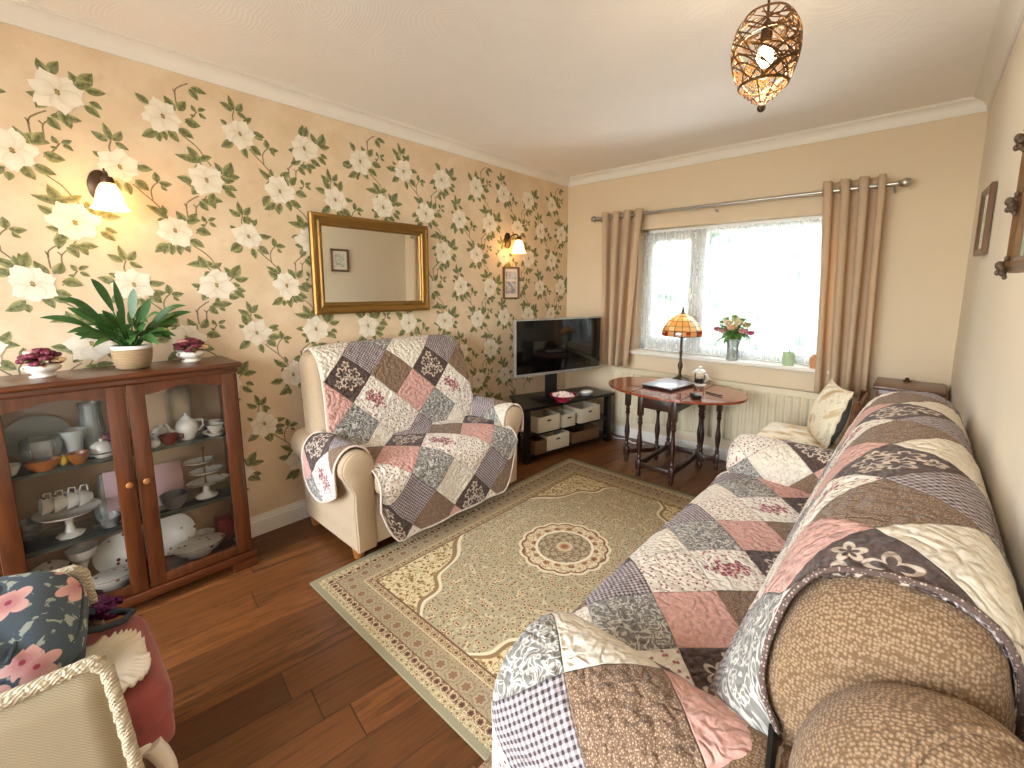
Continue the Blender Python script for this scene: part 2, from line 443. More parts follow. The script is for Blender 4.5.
def m_floralprint(name, bg, pet, cen, lf, sc=14, thr=.35, rough=.85, pr=.22):
    m = start(name); o = coord('Object')
    n = T.nodes.new('ShaderNodeTexVoronoi'); n.inputs['Scale'].default_value = sc; n.inputs['Randomness'].default_value = .85
    x, y, z = sep(o); q = comb(y+x*.15, z*.9-x*.5); n.voronoi_dimensions = '2D'; T.links.new(q.k, n.inputs['Vector'])
    d = X(n.outputs['Distance']); pos = sep(X(n.outputs['Position'])); cc = sep(X(n.outputs['Color'])); qq = sep(q)
    th = mth('ARCTAN2', qq[1]-pos[1], qq[0]-pos[0])
    e = d-absx(sn(th*2.5+cc[0]*6))*.2
    c = mix(sstep(noi(o, sc*2.6, 2, dist=.6), .58, .62), bg, lf)
    big = mix(sstep(d, .05, .09), cen, mix(sstep(d, .1, .42), mix(.5, pet, cen), pet))
    c = mix(mx(sstep(e, pr, pr+.04), cc[1] < thr), big, c)
    out(princ(c, rough, 0.0, bump(noi(o, 250, 2), .002, .4))); return m
def m_weave(name, a, b, sx=70, sz=50, st=.6):
    m = start(name); x, y, z = sep(coord('Object'))
    w = sn((x+y)*sx)*sn(z*sz+sn((x+y)*sx*.5)); c = mix(sstep(w, -.6, .6), b, a)
    out(princ(c, .8, 0.0, bump(w, .004, st))); return m
def m_basket(name, a, b, sz=420):
    m = start(name); x, y, z = sep(coord('Object')); th = mth('ARCTAN2', y, x)
    w = sn(z*sz)*.7+noi(comb(th*9, z*260), 3, 2)*.8-.4; c = mix(sstep(w, -.5, .5), b, a)
    out(princ(c, .85, 0.0, bump(w, .004, .7))); return m
def m_art(name, bg, a, b, sc=9):
    m = start(name); o = coord('Object')
    n1 = noi(o, sc, 3, .6); n2 = noi(mapping(o, loc=(4, 2, 7)), sc*1.7, 4, .6)
    c = mix(sstep(n1, .45, .6), bg, a); c = mix(sstep(n2, .52, .66), c, b); out(princ(c, .6)); return m
WHITE_R = simple('radiator_enamel', '#dccfb2', .35, vary=.03); FLOOR = m_floor(); CEIL = m_ceiling(); WALL = m_paint('cream_paint', '#dfcbae'); WALLR = m_paint('ribbed_paper', '#e9decb', 40, .25)
WP = m_wallpaper(); PRT = m_print(); WHITE = m_paint('white_gloss', '#efeae0', 20, .02); CABBACK = simple('cabinet_back', '#c3a582', .35, vary=.06, Coat_Weight=.8); UPVC = simple('upvc', '#f6f7f6', .3, vary=.02)
QUILT = m_quilt(); BEIGE = m_uphol('beige_chenille', '#a3876a', '#6f553b', 190, .8); CREAMUP = m_uphol('cream_velour', '#c4ad90', '#b59e80', 260, .25)
RUG = m_rug(); CURT = m_curtain(); NET = m_net(); CHINA = m_china(); PORC = simple('white_porcelain', '#eeebe4', .15, vary=.02, Coat_Weight=.5)
MAHOG = woodmat('mahogany_v', '#41200e', '#613216', .3, 'z'); MAHOGH = woodmat('mahogany_h', '#44200e', '#5f3015', .28, 'y')
DARKOAK = woodmat('dark_oak', '#241008', '#3a1c10', .35, 'z'); TOPWOOD = woodmat('polished_top', '#7a3b20', '#955034', .16, 'y', coat=.6)
BROWNW = woodmat('brown_wood', '#5b3620', '#74482b', .35, 'x'); BLACKW = simple('black_ash', '#0f0c0a', .3, vary=.2); FOOTW = simple('beech_foot', '#9a6230', .4)
GLASS = glassmat('clear_glass', 'ffffff', .003, 1.24); CUTGL = glassmat('cut_glass', 'f4f8f6', .26, 1.6, .05); SHELFG = glassmat('shelf_glass', 'dcebe2', .06)
FROST = glassmat('frosted_glass', 'e6ece8', .5, 1.45, .3)
MIRROR = simple('mirror_silver', '#f1efe9', .02, 1.0, vary=0); GOLD = simple('gilt', '#8f6a35', .38, .75, vary=.2, bmp=.3, bs=120); BRASS = simple('antique_brass', '#5b3e1e', .4, .6); BRONZE = simple('bronze', '#4c3a28', .4, .7)
STEEL = simple('brushed_steel', '#b3ada4', .3, .9); TVBLK = simple('screen_gloss', '#050506', .08); TVSIL = simple('silver_bezel', '#a9a7a2', .35, .5); PLBLK = simple('black_plastic', '#101010', .4)
LEAFG = simple('plant_leaf', '#345a25', .4, vary=.35, scale=30); SOIL = simple('soil', '#2c1d13', .95)
CANE = m_weave('cane_weave', '#ab9b7e', '#9d8d70', 1100, 900, .25); BRAID = m_weave('cane_braid', '#d0c3a8', '#b9aa8b', 500, 600, .5); CREAMW = simple('cream_painted_wood', '#e6dcc8', .4, vary=.05)
REDV = simple('dusty_red_velvet', '#93443d', .85, vary=.12, scale=8, bmp=.3, bs=200, Sheen_Weight=.3)
PACK = m_floralprint('backpack_print', '#4d5b66', '#e6b8b0', '#a03a50', '#a7b0a4', 13, .22, .85, .27); STRAP = simple('grey_webbing', '#39424b', .8, bmp=.5, bs=400)
PURP = simple('purple_sequin', '#5e1550', .3, .4, vary=.5, scale=120, bmp=.8, bs=150); LACE = simple('cream_lace', '#e2d6bf', .9, vary=.08, bmp=.6, bs=90)
CUSHF = m_floralprint('cream_floral_cotton', '#e6dabf', '#d9c39b', '#b08a5c', '#cbc4a4', 12, .3); GREYC = simple('grey_backing', '#6c6862', .9)
TIFF = m_tiffany(); BASKW = m_weave('white_basket', '#e2d6c0', '#c4b496', 300, 420, .6); BASKB = m_weave('brown_basket', '#7b5836', '#55391f', 260, 380, .7)
RED = simple('crimson_glaze', '#99213f', .25); SWEET = simple('pale_petals', '#ecd0c4', .6, vary=.25, scale=60)
ROPE = m_basket('seagrass_pot', '#c0a07a', '#a5865f', 900); AMBER = simple('amber_glass', '#9c5a26', .15, vary=.25, Transmission_Weight=.0, Coat_Weight=.6)
GREYB = simple('grey_bowl', '#7d7c7e', .3); PINKC = simple('lilac_card', '#cdaeb2', .7, vary=.04); REDBOX = simple('red_box', '#8e3028', .5)
EMER = simple('green_candle', '#b2cda2', .4); TERRA = simple('terracotta', '#c98e66', .7); SILV = simple('silver_lid', '#c9ccd0', .3, .3)
BURG = simple('burgundy_petal', '#6b1f33', .5, vary=.3, scale=80); PINKP = simple('pink_petal', '#d9a3a0', .5, vary=.2, scale=80); CREAMP = simple('cream_petal', '#efe2c0', .5, vary=.1, scale=80)
PEACH = simple('peach_petal', '#ecc09a', .5, vary=.1, scale=80); GREENP = simple('green_bud', '#8aa64c', .5, vary=.2, scale=60); STEMG = simple('flower_stem', '#5f8a3c', .5)
MAGENTA = simple('magenta_petal', '#c35a78', .5, vary=.2, scale=80)
def lampmat(name, col, e):
    m = start(name); out(shader('ShaderNodeEmission', Color=col, Strength=e)); return m
BULB = lampmat('bulb_filament', '#ffe0b0', 14.0)
def m_shade():
    m = start('alabaster_shade'); o = coord('Object')
    g = mixs(.6, shader('ShaderNodeBsdfDiffuse', Color='#fff1d8'), shader('ShaderNodeBsdfTranslucent', Color='#fff0d2'))
    out(mixs(.35, g, shader('ShaderNodeBsdfTransparent', Color='#fff0d8'))); return m
SHADE = m_shade()
PAPER = simple('mount_paper', '#e9e2d4', .7, vary=.02); ART1 = m_art('print_flowers', '#cfd6d2', '#8e96a4', '#b9868f', 22); ART2 = m_art('print_landscape', '#b7c0b4', '#8e9b86', '#d7d3c4', 6); ART3 = m_art('print_botanical', '#dfe3d6', '#a9bfa6', '#c98f90', 30)
OAKF = woodmat('oak_frame', '#5a3c23', '#71502f', .4, 'z'); CARVED = simple('carved_gilt_brown', '#54402e', .55, .2, vary=.4, scale=60, bmp=.8, bs=80)
YARD = simple('yard_paving', '#8a8378', .9, vary=.3, scale=3); BOUNCEP = simple('garden_bounce_paving', '#dcd7cd', .9, vary=.3, scale=3); HEDGE = simple('hedge_leaves', '#69766a', .9, vary=.7, scale=9)  # garden paving set pale to bounce daylight onto the ceiling, yard paving darker
# ------------------------------------------------------------------ the room
XR, YB, ZC, YF = 2.89, 3.70, 2.45, -1.6
struct('floor', MB().box((0, YF, -.1), (XR, YB, 0)), FLOOR, smooth=False)
struct('ceiling', MB().box((-.2, YF-.2, ZC), (XR+.2, YB+.3, ZC+.1)), CEIL, smooth=False)
# left wall with its printed magnolia paper
wl = MB().box((-.12, YF-.1, -.1), (0, YB+.05, ZC), m=0)
G1, G2, G3 = lin('#565a2a'), lin('#7d7d42'), lin('#a3a063')
PW, PW2, PC, PB = lin('#efe5d2'), lin('#c9b592'), lin('#a88b3f'), lin('#6d5a33')
STM = lin('#7a6747')
rw = random.Random(3)
def wpt(y, z, lift): return (lift, y, z)
LF = [0]
def p_leaf(y0, z0, y1, z1, w=None, lift=.0005):
    LF[0] += 1; lift += .00003*(LF[0] % 37)
    a = Vector((y0, z0)); b = Vector((y1, z1)); d = b-a; L = d.length; n = Vector((-d.y, d.x))/max(L, 1e-6)
    w = (w or .32)*L*.66; bend = rw.uniform(-.12, .12)*L; K = 6
    V = []; Cc = []; F = []
    for i in range(K+1):
        t = i/K; c = a+d*t+n*(bend*4*t*(1-t)); h = w*(sin(pi*t**.8)**.85 if 0 < t < 1 else .02)
        for q, cc in ((1, G3), (0.05, G1), (-.05, G1), (-1, G2)):
            p = c+n*(h*q); V.append(wpt(p.x, p.y, lift)); Cc.append(cc)
    if rw.random() < .5: Cc = [{G3: G2, G2: G3}.get(c, c) for c in Cc]
    for i in range(K):
        for q in range(3): F.append((i*4+q, i*4+q+1, i*4+q+5, i*4+q+4))
    wl.add(V, [f[::-1] for f in F], 1, col=Cc)
def p_stem(pts, w=.0028, lift=.0004):
    P = [Vector(p) for p in pts]; Q = []
    for i in range(len(P)-1):
        for k in range(4):
            t = k/4; a = P[max(i-1, 0)]; b = P[i]; c = P[i+1]; d = P[min(i+2, len(P)-1)]
            Q.append(.5*((2*b)+(c-a)*t+(2*a-5*b+4*c-d)*t*t+(3*b-a-3*c+d)*t**3))
    Q.append(P[-1]); V = []; F = []
    for i, p in enumerate(Q):
        t = (Q[min(i+1, len(Q)-1)]-Q[max(i-1, 0)]).normalized(); n = Vector((-t.y, t.x))*w
        V += [wpt(p.x+n.x, p.y+n.y, lift), wpt(p.x-n.x, p.y-n.y, lift)]
    for i in range(len(Q)-1): F.append((2*i, 2*i+2, 2*i+3, 2*i+1))
    wl.add(V, F, 1, col=[STM]*len(V))
def p_flower(y, z, r, rot, el=1.0):
    order = [0, 3, 6, 1, 4, 2, 5]
    for m_, k in enumerate(order):
        n = 7; a0 = rot+2*pi*k/n+rw.uniform(-.16, .16); L = r*rw.uniform(.84, 1.12); w = r*rw.uniform(.40, .50); lift = .0019+.00012*m_
        V = []; Cc = []; F = []; K = 8; J = 4; ph = rw.uniform(0, 6)
        for i in range(K+1):
            t = i/K; h = w*(sin(pi*min(1, t*.80+.07))**.9)*(1+.06*sin(t*9+ph))
            for j in range(-J, J+1):
                q = j/J; tt = t*(1-.13*abs(q)**2*t)+(.05*sin(q*5+ph)*t**3)
                px = L*tt; py = h*q+.10*r*sin(ph)*t*t
                V.append(wpt(y+(px*cos(a0)-py*sin(a0))*el, z+px*sin(a0)+py*cos(a0), lift+.00001*i))
                vein = .5+.5*sin(q*9+ph); edge = abs(q)**3*.75; base = max(0, 1-t*1.8)
                sh = min(1, edge*.42+base*.4+vein*.05)
                Cc.append(tuple(PW[c]*(1-sh)+PW2[c]*sh for c in range(3))+(1,))
        W = 2*J+1
        for i in range(K):
            for j in range(W-1): F.append((i*W+j, i*W+j+1, (i+1)*W+j+1, (i+1)*W+j)[::-1])
        wl.add(V, F, 1, col=Cc)
    V = [wpt(y, z, .0031)]; Cc = [PC]; F = []
    for k in range(12):
        a = 2*pi*k/12; q = r*.15*(1 if k % 2 else .7)
        V.append(wpt(y+q*cos(a)*.8-.2*q*sin(a), z+q*sin(a)*1.25, .0031)); Cc.append(PB if k % 3 else PC)
    for k in range(12): F.append((0, 1+(k+1) % 12, 1+k))
    wl.add(V, F, 1, col=Cc)
KY, KZ, SL = .00092, .00098, .22
def motif(kind, y, z):
    cx, cy = {1: (290, 265), 2: (640, 350), 3: (500, 565)}[kind]
    def q(p):
        dx, dy = p[0]-cx, p[1]-cy
        return (y+dx*KY, z-(dy-SL*dx)*KZ)
    def lf(a, b, w=None): p = q(a); r = q(b); p_leaf(p[0], p[1], r[0], r[1], w)
    def st(*pts): p_stem([q(p) for p in pts])
    if kind == 1:
        for a, b, w in (((345, 240), (302, 172), .4), ((358, 238), (390, 194), .5), ((410, 135), (447, 188), .45), ((418, 130), (488, 156), .35), ((380, 275), (448, 306), .5),
                        ((430, 240), (414, 208), .5), ((440, 237), (477, 228), .4), ((443, 245), (477, 272), .4), ((425, 262), (403, 252), .5), ((262, 325), (198, 354), .42), ((265, 342), (268, 378), .6),
                        ((315, 315), (347, 380), .42), ((345, 318), (412, 364), .42), ((455, 462), (322, 434), .25), ((418, 464), (378, 398), .42), ((430, 468), (485, 452), .4), ((428, 488), (400, 512), .5)): lf(a, b, w)
        st((352, 215), (350, 150), (372, 128), (408, 112)); st((352, 165), (342, 140)); st((380, 290), (412, 268), (436, 238)); st((360, 345), (420, 402), (450, 450), (478, 495)); st((460, 512), (428, 478), (412, 462))
        p_flower(y, z, .076, .3+y)
    elif kind == 3:
        for a, b, w in (((575, 542), (543, 480), .38), ((582, 550), (622, 482), .45), ((590, 552), (662, 560), .38), ((598, 598), (642, 627), .45), ((580, 612), (632, 662), .4), ((462, 588), (404, 570), .42), ((468, 596), (428, 628), .55),
                        ((500, 664), (568, 676), .4), ((510, 668), (530, 708), .5)): lf(a, b, w)
        st((530, 575), (560, 560), (580, 545)); st((495, 640), (470, 668), (442, 692), (440, 735)); st((442, 692), (430, 676))
        p_flower(y, z, .080, 1.0+y, 1.04)
    else:
        for a, b, w in (((620, 240), (598, 162), .28), ((610, 241), (553, 197), .38), ((627, 238), (660, 198), .45), ((632, 245), (682, 280), .36), ((580, 305), (550, 280), .5), ((694, 350), (764, 368), .36), ((602, 380), (543, 413), .45),
                        ((655, 415), (670, 474), .42), ((690, 408), (742, 460), .5), ((776, 425), (770, 376), .5), ((782, 425), (837, 436), .42), ((790, 438), (816, 466), .4), ((798, 592), (720, 522), .28), ((796, 575), (784, 528), .4), ((788, 590), (755, 608), .45)): lf(a, b, w)
        st((622, 300), (610, 270), (620, 238)); st((680, 425), (718, 470), (752, 508), (790, 560), (806, 600)); st((752, 505), (748, 462), (762, 436), (780, 424))
        p_flower(y, z, .073, 2.0+y)
for row in range(-1, 10):
    z = 2.17-.256*row+(.02 if row == -1 else 0); y0 = .533-.4845*row
    for n in range(-3, 6):
        for kind, off in ((1, 0), (2, .312), (3, .632)):
            y = y0+.969*n+off
            if YF+.15 < y < YB-.1 and .18 < z < 2.33:
                motif(kind, y, z)
                for k in range(4):
                    a = rw.uniform(0, 2*pi); q0 = .062; q1 = rw.uniform(.105, .13); b_ = a+rw.uniform(-.35, .35)
                    p_leaf(y+q0*cos(a), z+q0*sin(a), y+q1*cos(b_), z+q1*sin(b_), .42)
struct('wall_left', wl, [WP, PRT], smooth=False)
# window wall
wx0, wx1, wz0, wz1 = .78, 2.27, .835, 1.905
wb = MB()
wb.box((-.12, YB, -.1), (wx0, YB+.26, ZC)); wb.box((wx1, YB, -.1), (XR+.12, YB+.26, ZC))
wb.box((wx0, YB, -.1), (wx1, YB+.26, wz0)); wb.box((wx0, YB, wz1), (wx1, YB+.26, ZC))
struct('wall_back', wb, WALL, smooth=False)
struct('wall_right', MB().box((XR, YF-.1, -.1), (XR+.12, YB+.05, ZC)), WALLR, smooth=False)
# wall behind the camera; wide glazed door added as an unseen source of fill light
dx0, dx1, dz1 = .2, 2.7, 2.25
wf = MB(); wf.box((-.12, YF-.14, -.1), (dx0, YF, ZC)); wf.box((dx1, YF-.14, -.1), (XR+.12, YF, ZC)); wf.box((dx0, YF-.14, dz1), (dx1, YF, ZC)); wf.box((dx0, YF-.14, -.1), (dx1, YF, .02))
struct('wall_front', wf, WALL, smooth=False)
dr = MB()
for a, b in ((dx0, dx0+.07), ((dx0+dx1)/2-.06, (dx0+dx1)/2+.06), (dx1-.07, dx1)): dr.box((a, YF-.1, .02), (b, YF-.04, dz1), .006)
dr.box((dx0+.07, YF-.1, .02), (dx1-.07, YF-.04, .12), .004); dr.box((dx0+.07, YF-.1, dz1-.08), (dx1-.07, YF-.04, dz1), .004)
d1 = struct('fill_door_1', dr, UPVC); 
pg = obj('glass_pane', MB().box((dx0+.06, YF-.075, .1), (dx1-.06, YF-.065, dz1-.07)), GLASS, d1)
# coving
def coving(name, p0, p1, inward, a0, a1):
    prof = [(0, -.072), (.008, -.072), (.01, -.06)]+[(.012+.048*(1-cos(pi/2*i/8)), -.06+.048*sin(pi/2*i/8)) for i in range(9)]+[(.064, -.012), (.064, -.006), (.072, -.004), (.072, 0), (0, 0)]
    a = Vector(p0); b = Vector(p1); d = (b-a).normalized(); n = Vector(inward); rings = []
    for end, mit in ((a, a0), (b, a1)):
        rings.append([end+n*q+Vector((0, 0, zz))+d*(q*mit) for q, zz in prof])
    struct(name, MB().loft(rings, flip=True), WHITE, ang=25)
coving('trim_1', (0, YF, ZC), (0, YB, ZC), (1, 0, 0), 1, -1)
coving('trim_2', (0, YB, ZC), (XR, YB, ZC), (0, -1, 0), 1, -1)
coving('trim_3', (XR, YB, ZC), (XR, YF, ZC), (-1, 0, 0), 1, -1)
def skirt(name, p0, p1, inward, h=.115):
    prof = [(0, 0), (.017, 0), (.017, h-.03), (.012, h-.026), (.012, h-.018), (.008, h-.012), (.006, h), (0, h)]
    a = Vector(p0); b = Vector(p1); n = Vector(inward)
    struct(name, MB().loft([[e+n*q+Vector((0, 0, zz)) for q, zz in prof] for e in (a, b)], flip=True), WHITE, ang=25)
skirt('baseboard_left', (0, YF, 0), (0, YB, 0), (1, 0, 0)); skirt('baseboard_back', (0, YB, 0), (XR, YB, 0), (0, -1, 0), .09); skirt('baseboard_right', (XR, YB, 0), (XR, YF, 0), (-1, 0, 0))
# window
fr = MB(); fy0, fy1 = YB+.1, YB+.17
fr.box((wx0, fy0, wz0), (wx0+.05, fy1, wz1), .008); fr.box((wx1-.05, fy0, wz0), (wx1, fy1, wz1), .008)
fr.box((wx0, fy0, wz1-.05), (wx1, fy1, wz1), .008); fr.box((wx0, fy0, wz0), (wx1, fy1, wz0+.07), .008); fr.box((1.265, fy0, wz0+.05), (1.335, fy1, wz1-.05), .008)
w1 = struct('window_1', fr, UPVC)
sa = MB(); sy0, sy1 = fy0-.015, fy1-.01
for lo, hi in (((wx0+.045, wz0+.06), (wx0+.1, wz1-.045)), ((1.215, wz0+.06), (1.27, wz1-.045)), ((wx0+.1, wz1-.105), (1.215, wz1-.045)), ((wx0+.1, wz0+.06), (1.215, wz0+.125))): sa.box((lo[0], sy0, lo[1]), (hi[0], sy1, hi[1]), .01)
obj('sash', sa, UPVC, w1)
obj('glass_pane', MB().box((wx0+.09, fy0+.03, wz0+.11), (1.225, fy0+.036, wz1-.09)), GLASS, w1)
obj('glass_pane', MB().box((1.325, fy0+.03, wz0+.06), (wx1-.045, fy0+.036, wz1-.045)), GLASS, w1)
obj('casement_handle', MB().box((1.225, sy0-.03, 1.28), (1.245, sy0-.012, 1.4), .006).box((1.22, sy0-.014, 1.3), (1.25, sy0+.004, 1.35), .004), UPVC, w1)
lt = MB().box((wx0-.04, YB-.055, wz0-.03), (wx1+.04, YB, wz0), .008).box((wx0+.001, YB-.012, wz0-.02), (wx1-.001, fy0+.03, wz0+.003))
sl = struct('trim_4', lt, WHITE); 
# garden outside; hedge raised to dim the bright sky behind the net
struct('ground_outside', MB().box((-14, 4.2, -.5), (16, 26, -.3)), BOUNCEP, smooth=False)
struct('ground_rear', MB().box((-14, -20, -.5), (16, -1.8, -.3)), YARD, smooth=False)
hb = MB(); K = 150
P = [[(-9+20*i/K, 8.6+.45*noise.noise(Vector((i*.31, j*.27, 1)))+.25*noise.noise(Vector((i*.9, j*.8, 3)))-.25*abs(j-14)/14, -.3+3.6*j/28+.3*noise.noise(Vector((i*.2, j*.2, 5)))) for j in range(29)] for i in range(K+1)]
P2 = [[(p[0], p[1]+1.0, p[2]) for p in row] for row in P]
hb.grid(P, flip=True); hb.grid(P2); hb.grid([[row[-1] for row in P], [row[-1] for row in P2]])
h = obj('garden_hedge', hb, HEDGE); tag(h, 'long green hedge in the garden beyond the net curtain', 'hedge', kind='stuff')
# ------------------------------------------------------------------ quilted covers
def resample(path, step):
    P = [Vector((p[0], 0, p[1])) for p in path]; Q = []
    for i in range(len(P)-1):
        a = P[max(i-1, 0)]; b = P[i]; c = P[i+1]; d = P[min(i+2, len(P)-1)]
        K = max(1, int((c-b).length/step+.5))
        for k in range(K):
            t = k/K; Q.append(.5*((2*b)+(c-a)*t+(2*a-5*b+4*c-d)*t*t+(3*b-a-3*c+d)*t**3))
    Q.append(P[-1]); arc = [0]
    for i in range(1, len(Q)): arc.append(arc[-1]+(Q[i]-Q[i-1]).length)
    return [(q.x, q.z) for q in Q], arc
def quilt(name, parent, path, U, pos, uvf, flip=False, puff=.007, step=.013, seed=0, label=None, binding=None, bmat=None, thick=.009):
    pts, arc = resample(path, step); nu = len(U); nv = len(pts)
    P = [[Vector(pos(u, pts[j], arc[j], arc[-1])) for j in range(nv)] for u in U]
    UVc = [[uvf(U[i], arc[j], P[i][j]) for j in range(nv)] for i in range(nu)]
    Q = []
    for i in range(nu):
        row = []
        for j in range(nv):
            du = P[min(i+1, nu-1)][j]-P[max(i-1, 0)][j]; dv = P[i][min(j+1, nv-1)]-P[i][max(j-1, 0)]
            n = du.cross(dv)
            n = n.normalized() if n.length > 1e-12 else Vector((0, 0, 1))
            if flip: n = -n
            a, b = UVc[i][j]
            s = noise.noise(Vector((a*20, b*20, seed)))*.5+noise.noise(Vector((a*46, b*46, seed+3)))*.55+noise.noise(Vector((a*7, b*7, seed+9)))*.7
            row.append(P[i][j]+n*(s*puff*.5+puff*.5))
        Q.append(row)
    mb = MB().grid(Q, UVc, flip=flip)
    o = obj(name, mb, QUILT, parent, ang=80, solid=thick, soff=-1, label=label)
    if binding:
        path = []
        if 'a' in binding: path = [(q[0], q[1]-.004, q[2]+.004) for q in P[0]]
        if binding == 'all': path = Q[0]+[r[-1] for r in Q[1:]]+Q[-1][::-1][1:]+[r[0] for r in Q[::-1][1:-1]]
        obj('binding', MB().tube(path[::2], .0055, 6, closed=binding == 'all'), bmat or BIND, o, ang=80)
    return o
def m_bind():
    m = start('checked_binding'); o = coord('Object'); v = vor(o, 170, rnd=.5)
    out(princ(mix(sstep(v, .2, .4), '#b9a79a', '#5e4b44'), .9)); return m
BIND = m_bind(); BINDP = simple('cream_binding', '#d9c9b8', .9)
def seq(a, b, step):
    n = max(2, int(abs(b-a)/step)); return [a+(b-a)*i/n for i in range(n+1)]
# ------------------------------------------------------------------ small two seater against the papered wall
ls = thing('loveseat', 'cream two seater sofa with rolled arms against the magnolia wallpaper', 'sofa', (.4, 1.575, 0))
def lean(q):
    return Vector((q.x+(.66-q.z)*.2, 1.555+(q.y-1.545)*(1+(1.02-q.z)*.09), q.z))
obj('backrest', MB().rbox((.20, 1.535, .66), (.20, 1.06, .74), .075, 5, 8, (.02, 0, .02), fn=lean), CREAMUP, ls, ang=80)
obj('seat_cushion', MB().rbox((.53, 1.575, .405), (.46, .95, .14), .05, 4, 8, (.01, 0, .02)), CREAMUP, ls, ang=80)
obj('base', MB().box((.08, 1.03, .07), (.705, 2.13, .345), .02), CREAMUP, ls)
def armpoly(c, r, yo, yi, zb, zc, s=1):
    p = [(yo, zb), (yo-.008, (zb+zc)*.5), (yo-.006, zc-.13)]
    for k in range(19):
        a = R(222-k*(222+35)/18); p.append((c+r*cos(a), zc+r*sin(a)))
    p += [(yi, zc-.1), (yi, zb)]
    return p
for s in (0, 1):
    f = (lambda y: y) if not s else (lambda y: 3.165-y)
    poly = [(f(y), z) for y, z in armpoly(1.02, .083, 1.0, 1.10, .07, .512)]
    cy, cz = f(1.03), .4
    rings = [[(x, y, z) for y, z in poly] for x in (.1, .3, .5, .685)]
    for dx, sc in ((.70, .985), (.712, .95), (.716, .88)): rings.append([(dx, cy+(y-cy)*sc, cz+(z-cz)*(sc*.3+.7) if z > .2 else z) for y, z in poly])
    a = obj('arm', MB().loft(rings, flip=not s), CREAMUP, ls, ang=50)
    obj('piping', MB().tube([(.703, cy+(y-cy)*.985, z) for y, z in poly[:-1]], .005, 6), CREAMUP, a, ang=80)
for x, y in ((.63, 1.04), (.63, 2.12), (.13, 1.04), (.13, 2.12)):
    obj('foot', MB().lathe([(.0, 0), (.024, 0), (.027, .01), (.036, .075), (0, .075)], 14, (x, y, 0)), FOOTW, ls)
lt = thing('loveseat_throw', 'patchwork quilt cover draped over the small cream two seater', 'sofa cover', (.4, 1.575, .3), 'patchwork sofa covers')
bp = [(.035, .72), (.035, .95), (.05, 1.03), (.10, 1.058), (.165, 1.05), (.232, 1.0), (.282, .9), (.325, .75), (.358, .58), (.385, .485)]
def pb(u, q, a, L): 
    y = 1.555+(u-1.545)*(1+(1.02-q[1])*.09); return (q[0]+.006*sin(u*9+q[1]*5), y, q[1]+(-.012*((u-1.545)/.5)**4 if q[1] > .95 else 0))
quilt('back_panel', lt, bp, seq(1.05, 2.062, .014), pb, lambda u, a, p: (2*H+(p.y-1.346), 3*H+(a-.80)), binding='all', bmat=BINDP, seed=1)
sp = [(.34, .53), (.40, .506), (.5, .512), (.62, .51), (.70, .494), (.76, .462), (.79, .40), (.785, .28), (.782, .085)]
def ps(u, q, a, L):
    t = abs((u-1.575)/.475); k = max(0, (t-.78)/.22)**2; z = q[1]
    if z < .4: z = z+(.4-z)*k*.55
    return (q[0]+.006*sin(u*23)*(1 if z < .4 else 0), u, z+(-.012*t**4))
quilt('seat_panel', lt, sp, seq(1.09, 2.085, .014), ps, lambda u, a, p: (2*H+(u-1.56), 3*H+(a-.335)), flip=True, binding='all', bmat=BINDP, seed=2)
for s in (0, 1):
    f = (lambda y: y) if not s else (lambda y: 3.165-y)
    ap = [(1.112, .44), (1.116, .5), (1.09, .575), (1.045, .607), (1.0, .61), (.955, .585), (.927, .53), (.925, .46), (.932, .33)]
    x0, x1 = ((.30, .665) if not s else (.26, .70))
    def pa(u, q, a, L, f=f, s=s, x0=x0, x1=x1):
        z = q[1]; t = (u-x0)/(x1-x0); hang = z
        if q[0] < .935 and z < .5: hang = .5-(.5-z)*(.75+.5*sin(pi*t**.8)) if not s else .5-(.5-z)*.6
        xx = u+(.03*(.6-z) if s else -.05*(.6-z)*1.5*(1 if q[0] < .94 else 0))
        return (xx, f(q[0]), hang)
    quilt('arm_panel', lt, ap, seq(x0, x1, .014), pa, lambda u, a, p: (u+.02+.12*s, a+.13+3*H), flip=not s, binding='all', bmat=BINDP, seed=4+s, puff=.005)
# ------------------------------------------------------------------ long sofa along the right wall
sf = thing('sofa', 'long beige textured sofa along the plain right wall', 'sofa', (2.45, 1.55, 0))
BPR = [(2.42, .40), (2.44, .50), (2.475, .60), (2.51, .70), (2.548, .80), (2.585, .87), (2.622, .912), (2.665, .938), (2.72, .952), (2.775, .953), (2.817, .935), (2.845, .90), (2.860, .83), (2.861, .6), (2.861, .12), (2.60, .12), (2.44, .12)]
bx, bz = 2.69, .60
rings = []
RS = ((.775, .45), (.782, .66), (.795, .78), (.815, .86), (.84, .915), (.88, .955), (.93, .985), (1.0, 1), (1.5, 1), (2.1, 1), (2.44, 1), (2.49, .97), (2.52, .9), (2.535, .75), (2.54, .45))
def ring_s(y):
    for (a, p), (b, q) in zip(RS, RS[1:]):
        if a <= y <= b: return p+(q-p)*(y-a)/(b-a)
    return RS[0][1] if y < 1 else RS[-1][1]
for y, s_ in RS:
    rings.append([(bx+(x-bx)*(s_*.5+.5 if x > 2.8 else s_), y, bz+(z-bz)*s_ if z > .2 else z) for x, z in BPR])
obj('backrest', MB().loft(rings, flip=False), BEIGE, sf, ang=80)
obj('seat_cushion', MB().rbox((2.22, 1.565, .355), (.42, 1.63, .15), .06, 4, 10, (.0, 0, .012)), BEIGE, sf, ang=80)
obj('base', MB().box((2.03, .53, .06), (2.84, 2.54, .30), .03), BEIGE, sf)
obj('back_panel', MB().rbox((2.68, .70, .36), (.36, .22, .56), .07, 4, 6), BEIGE, sf, ang=80)
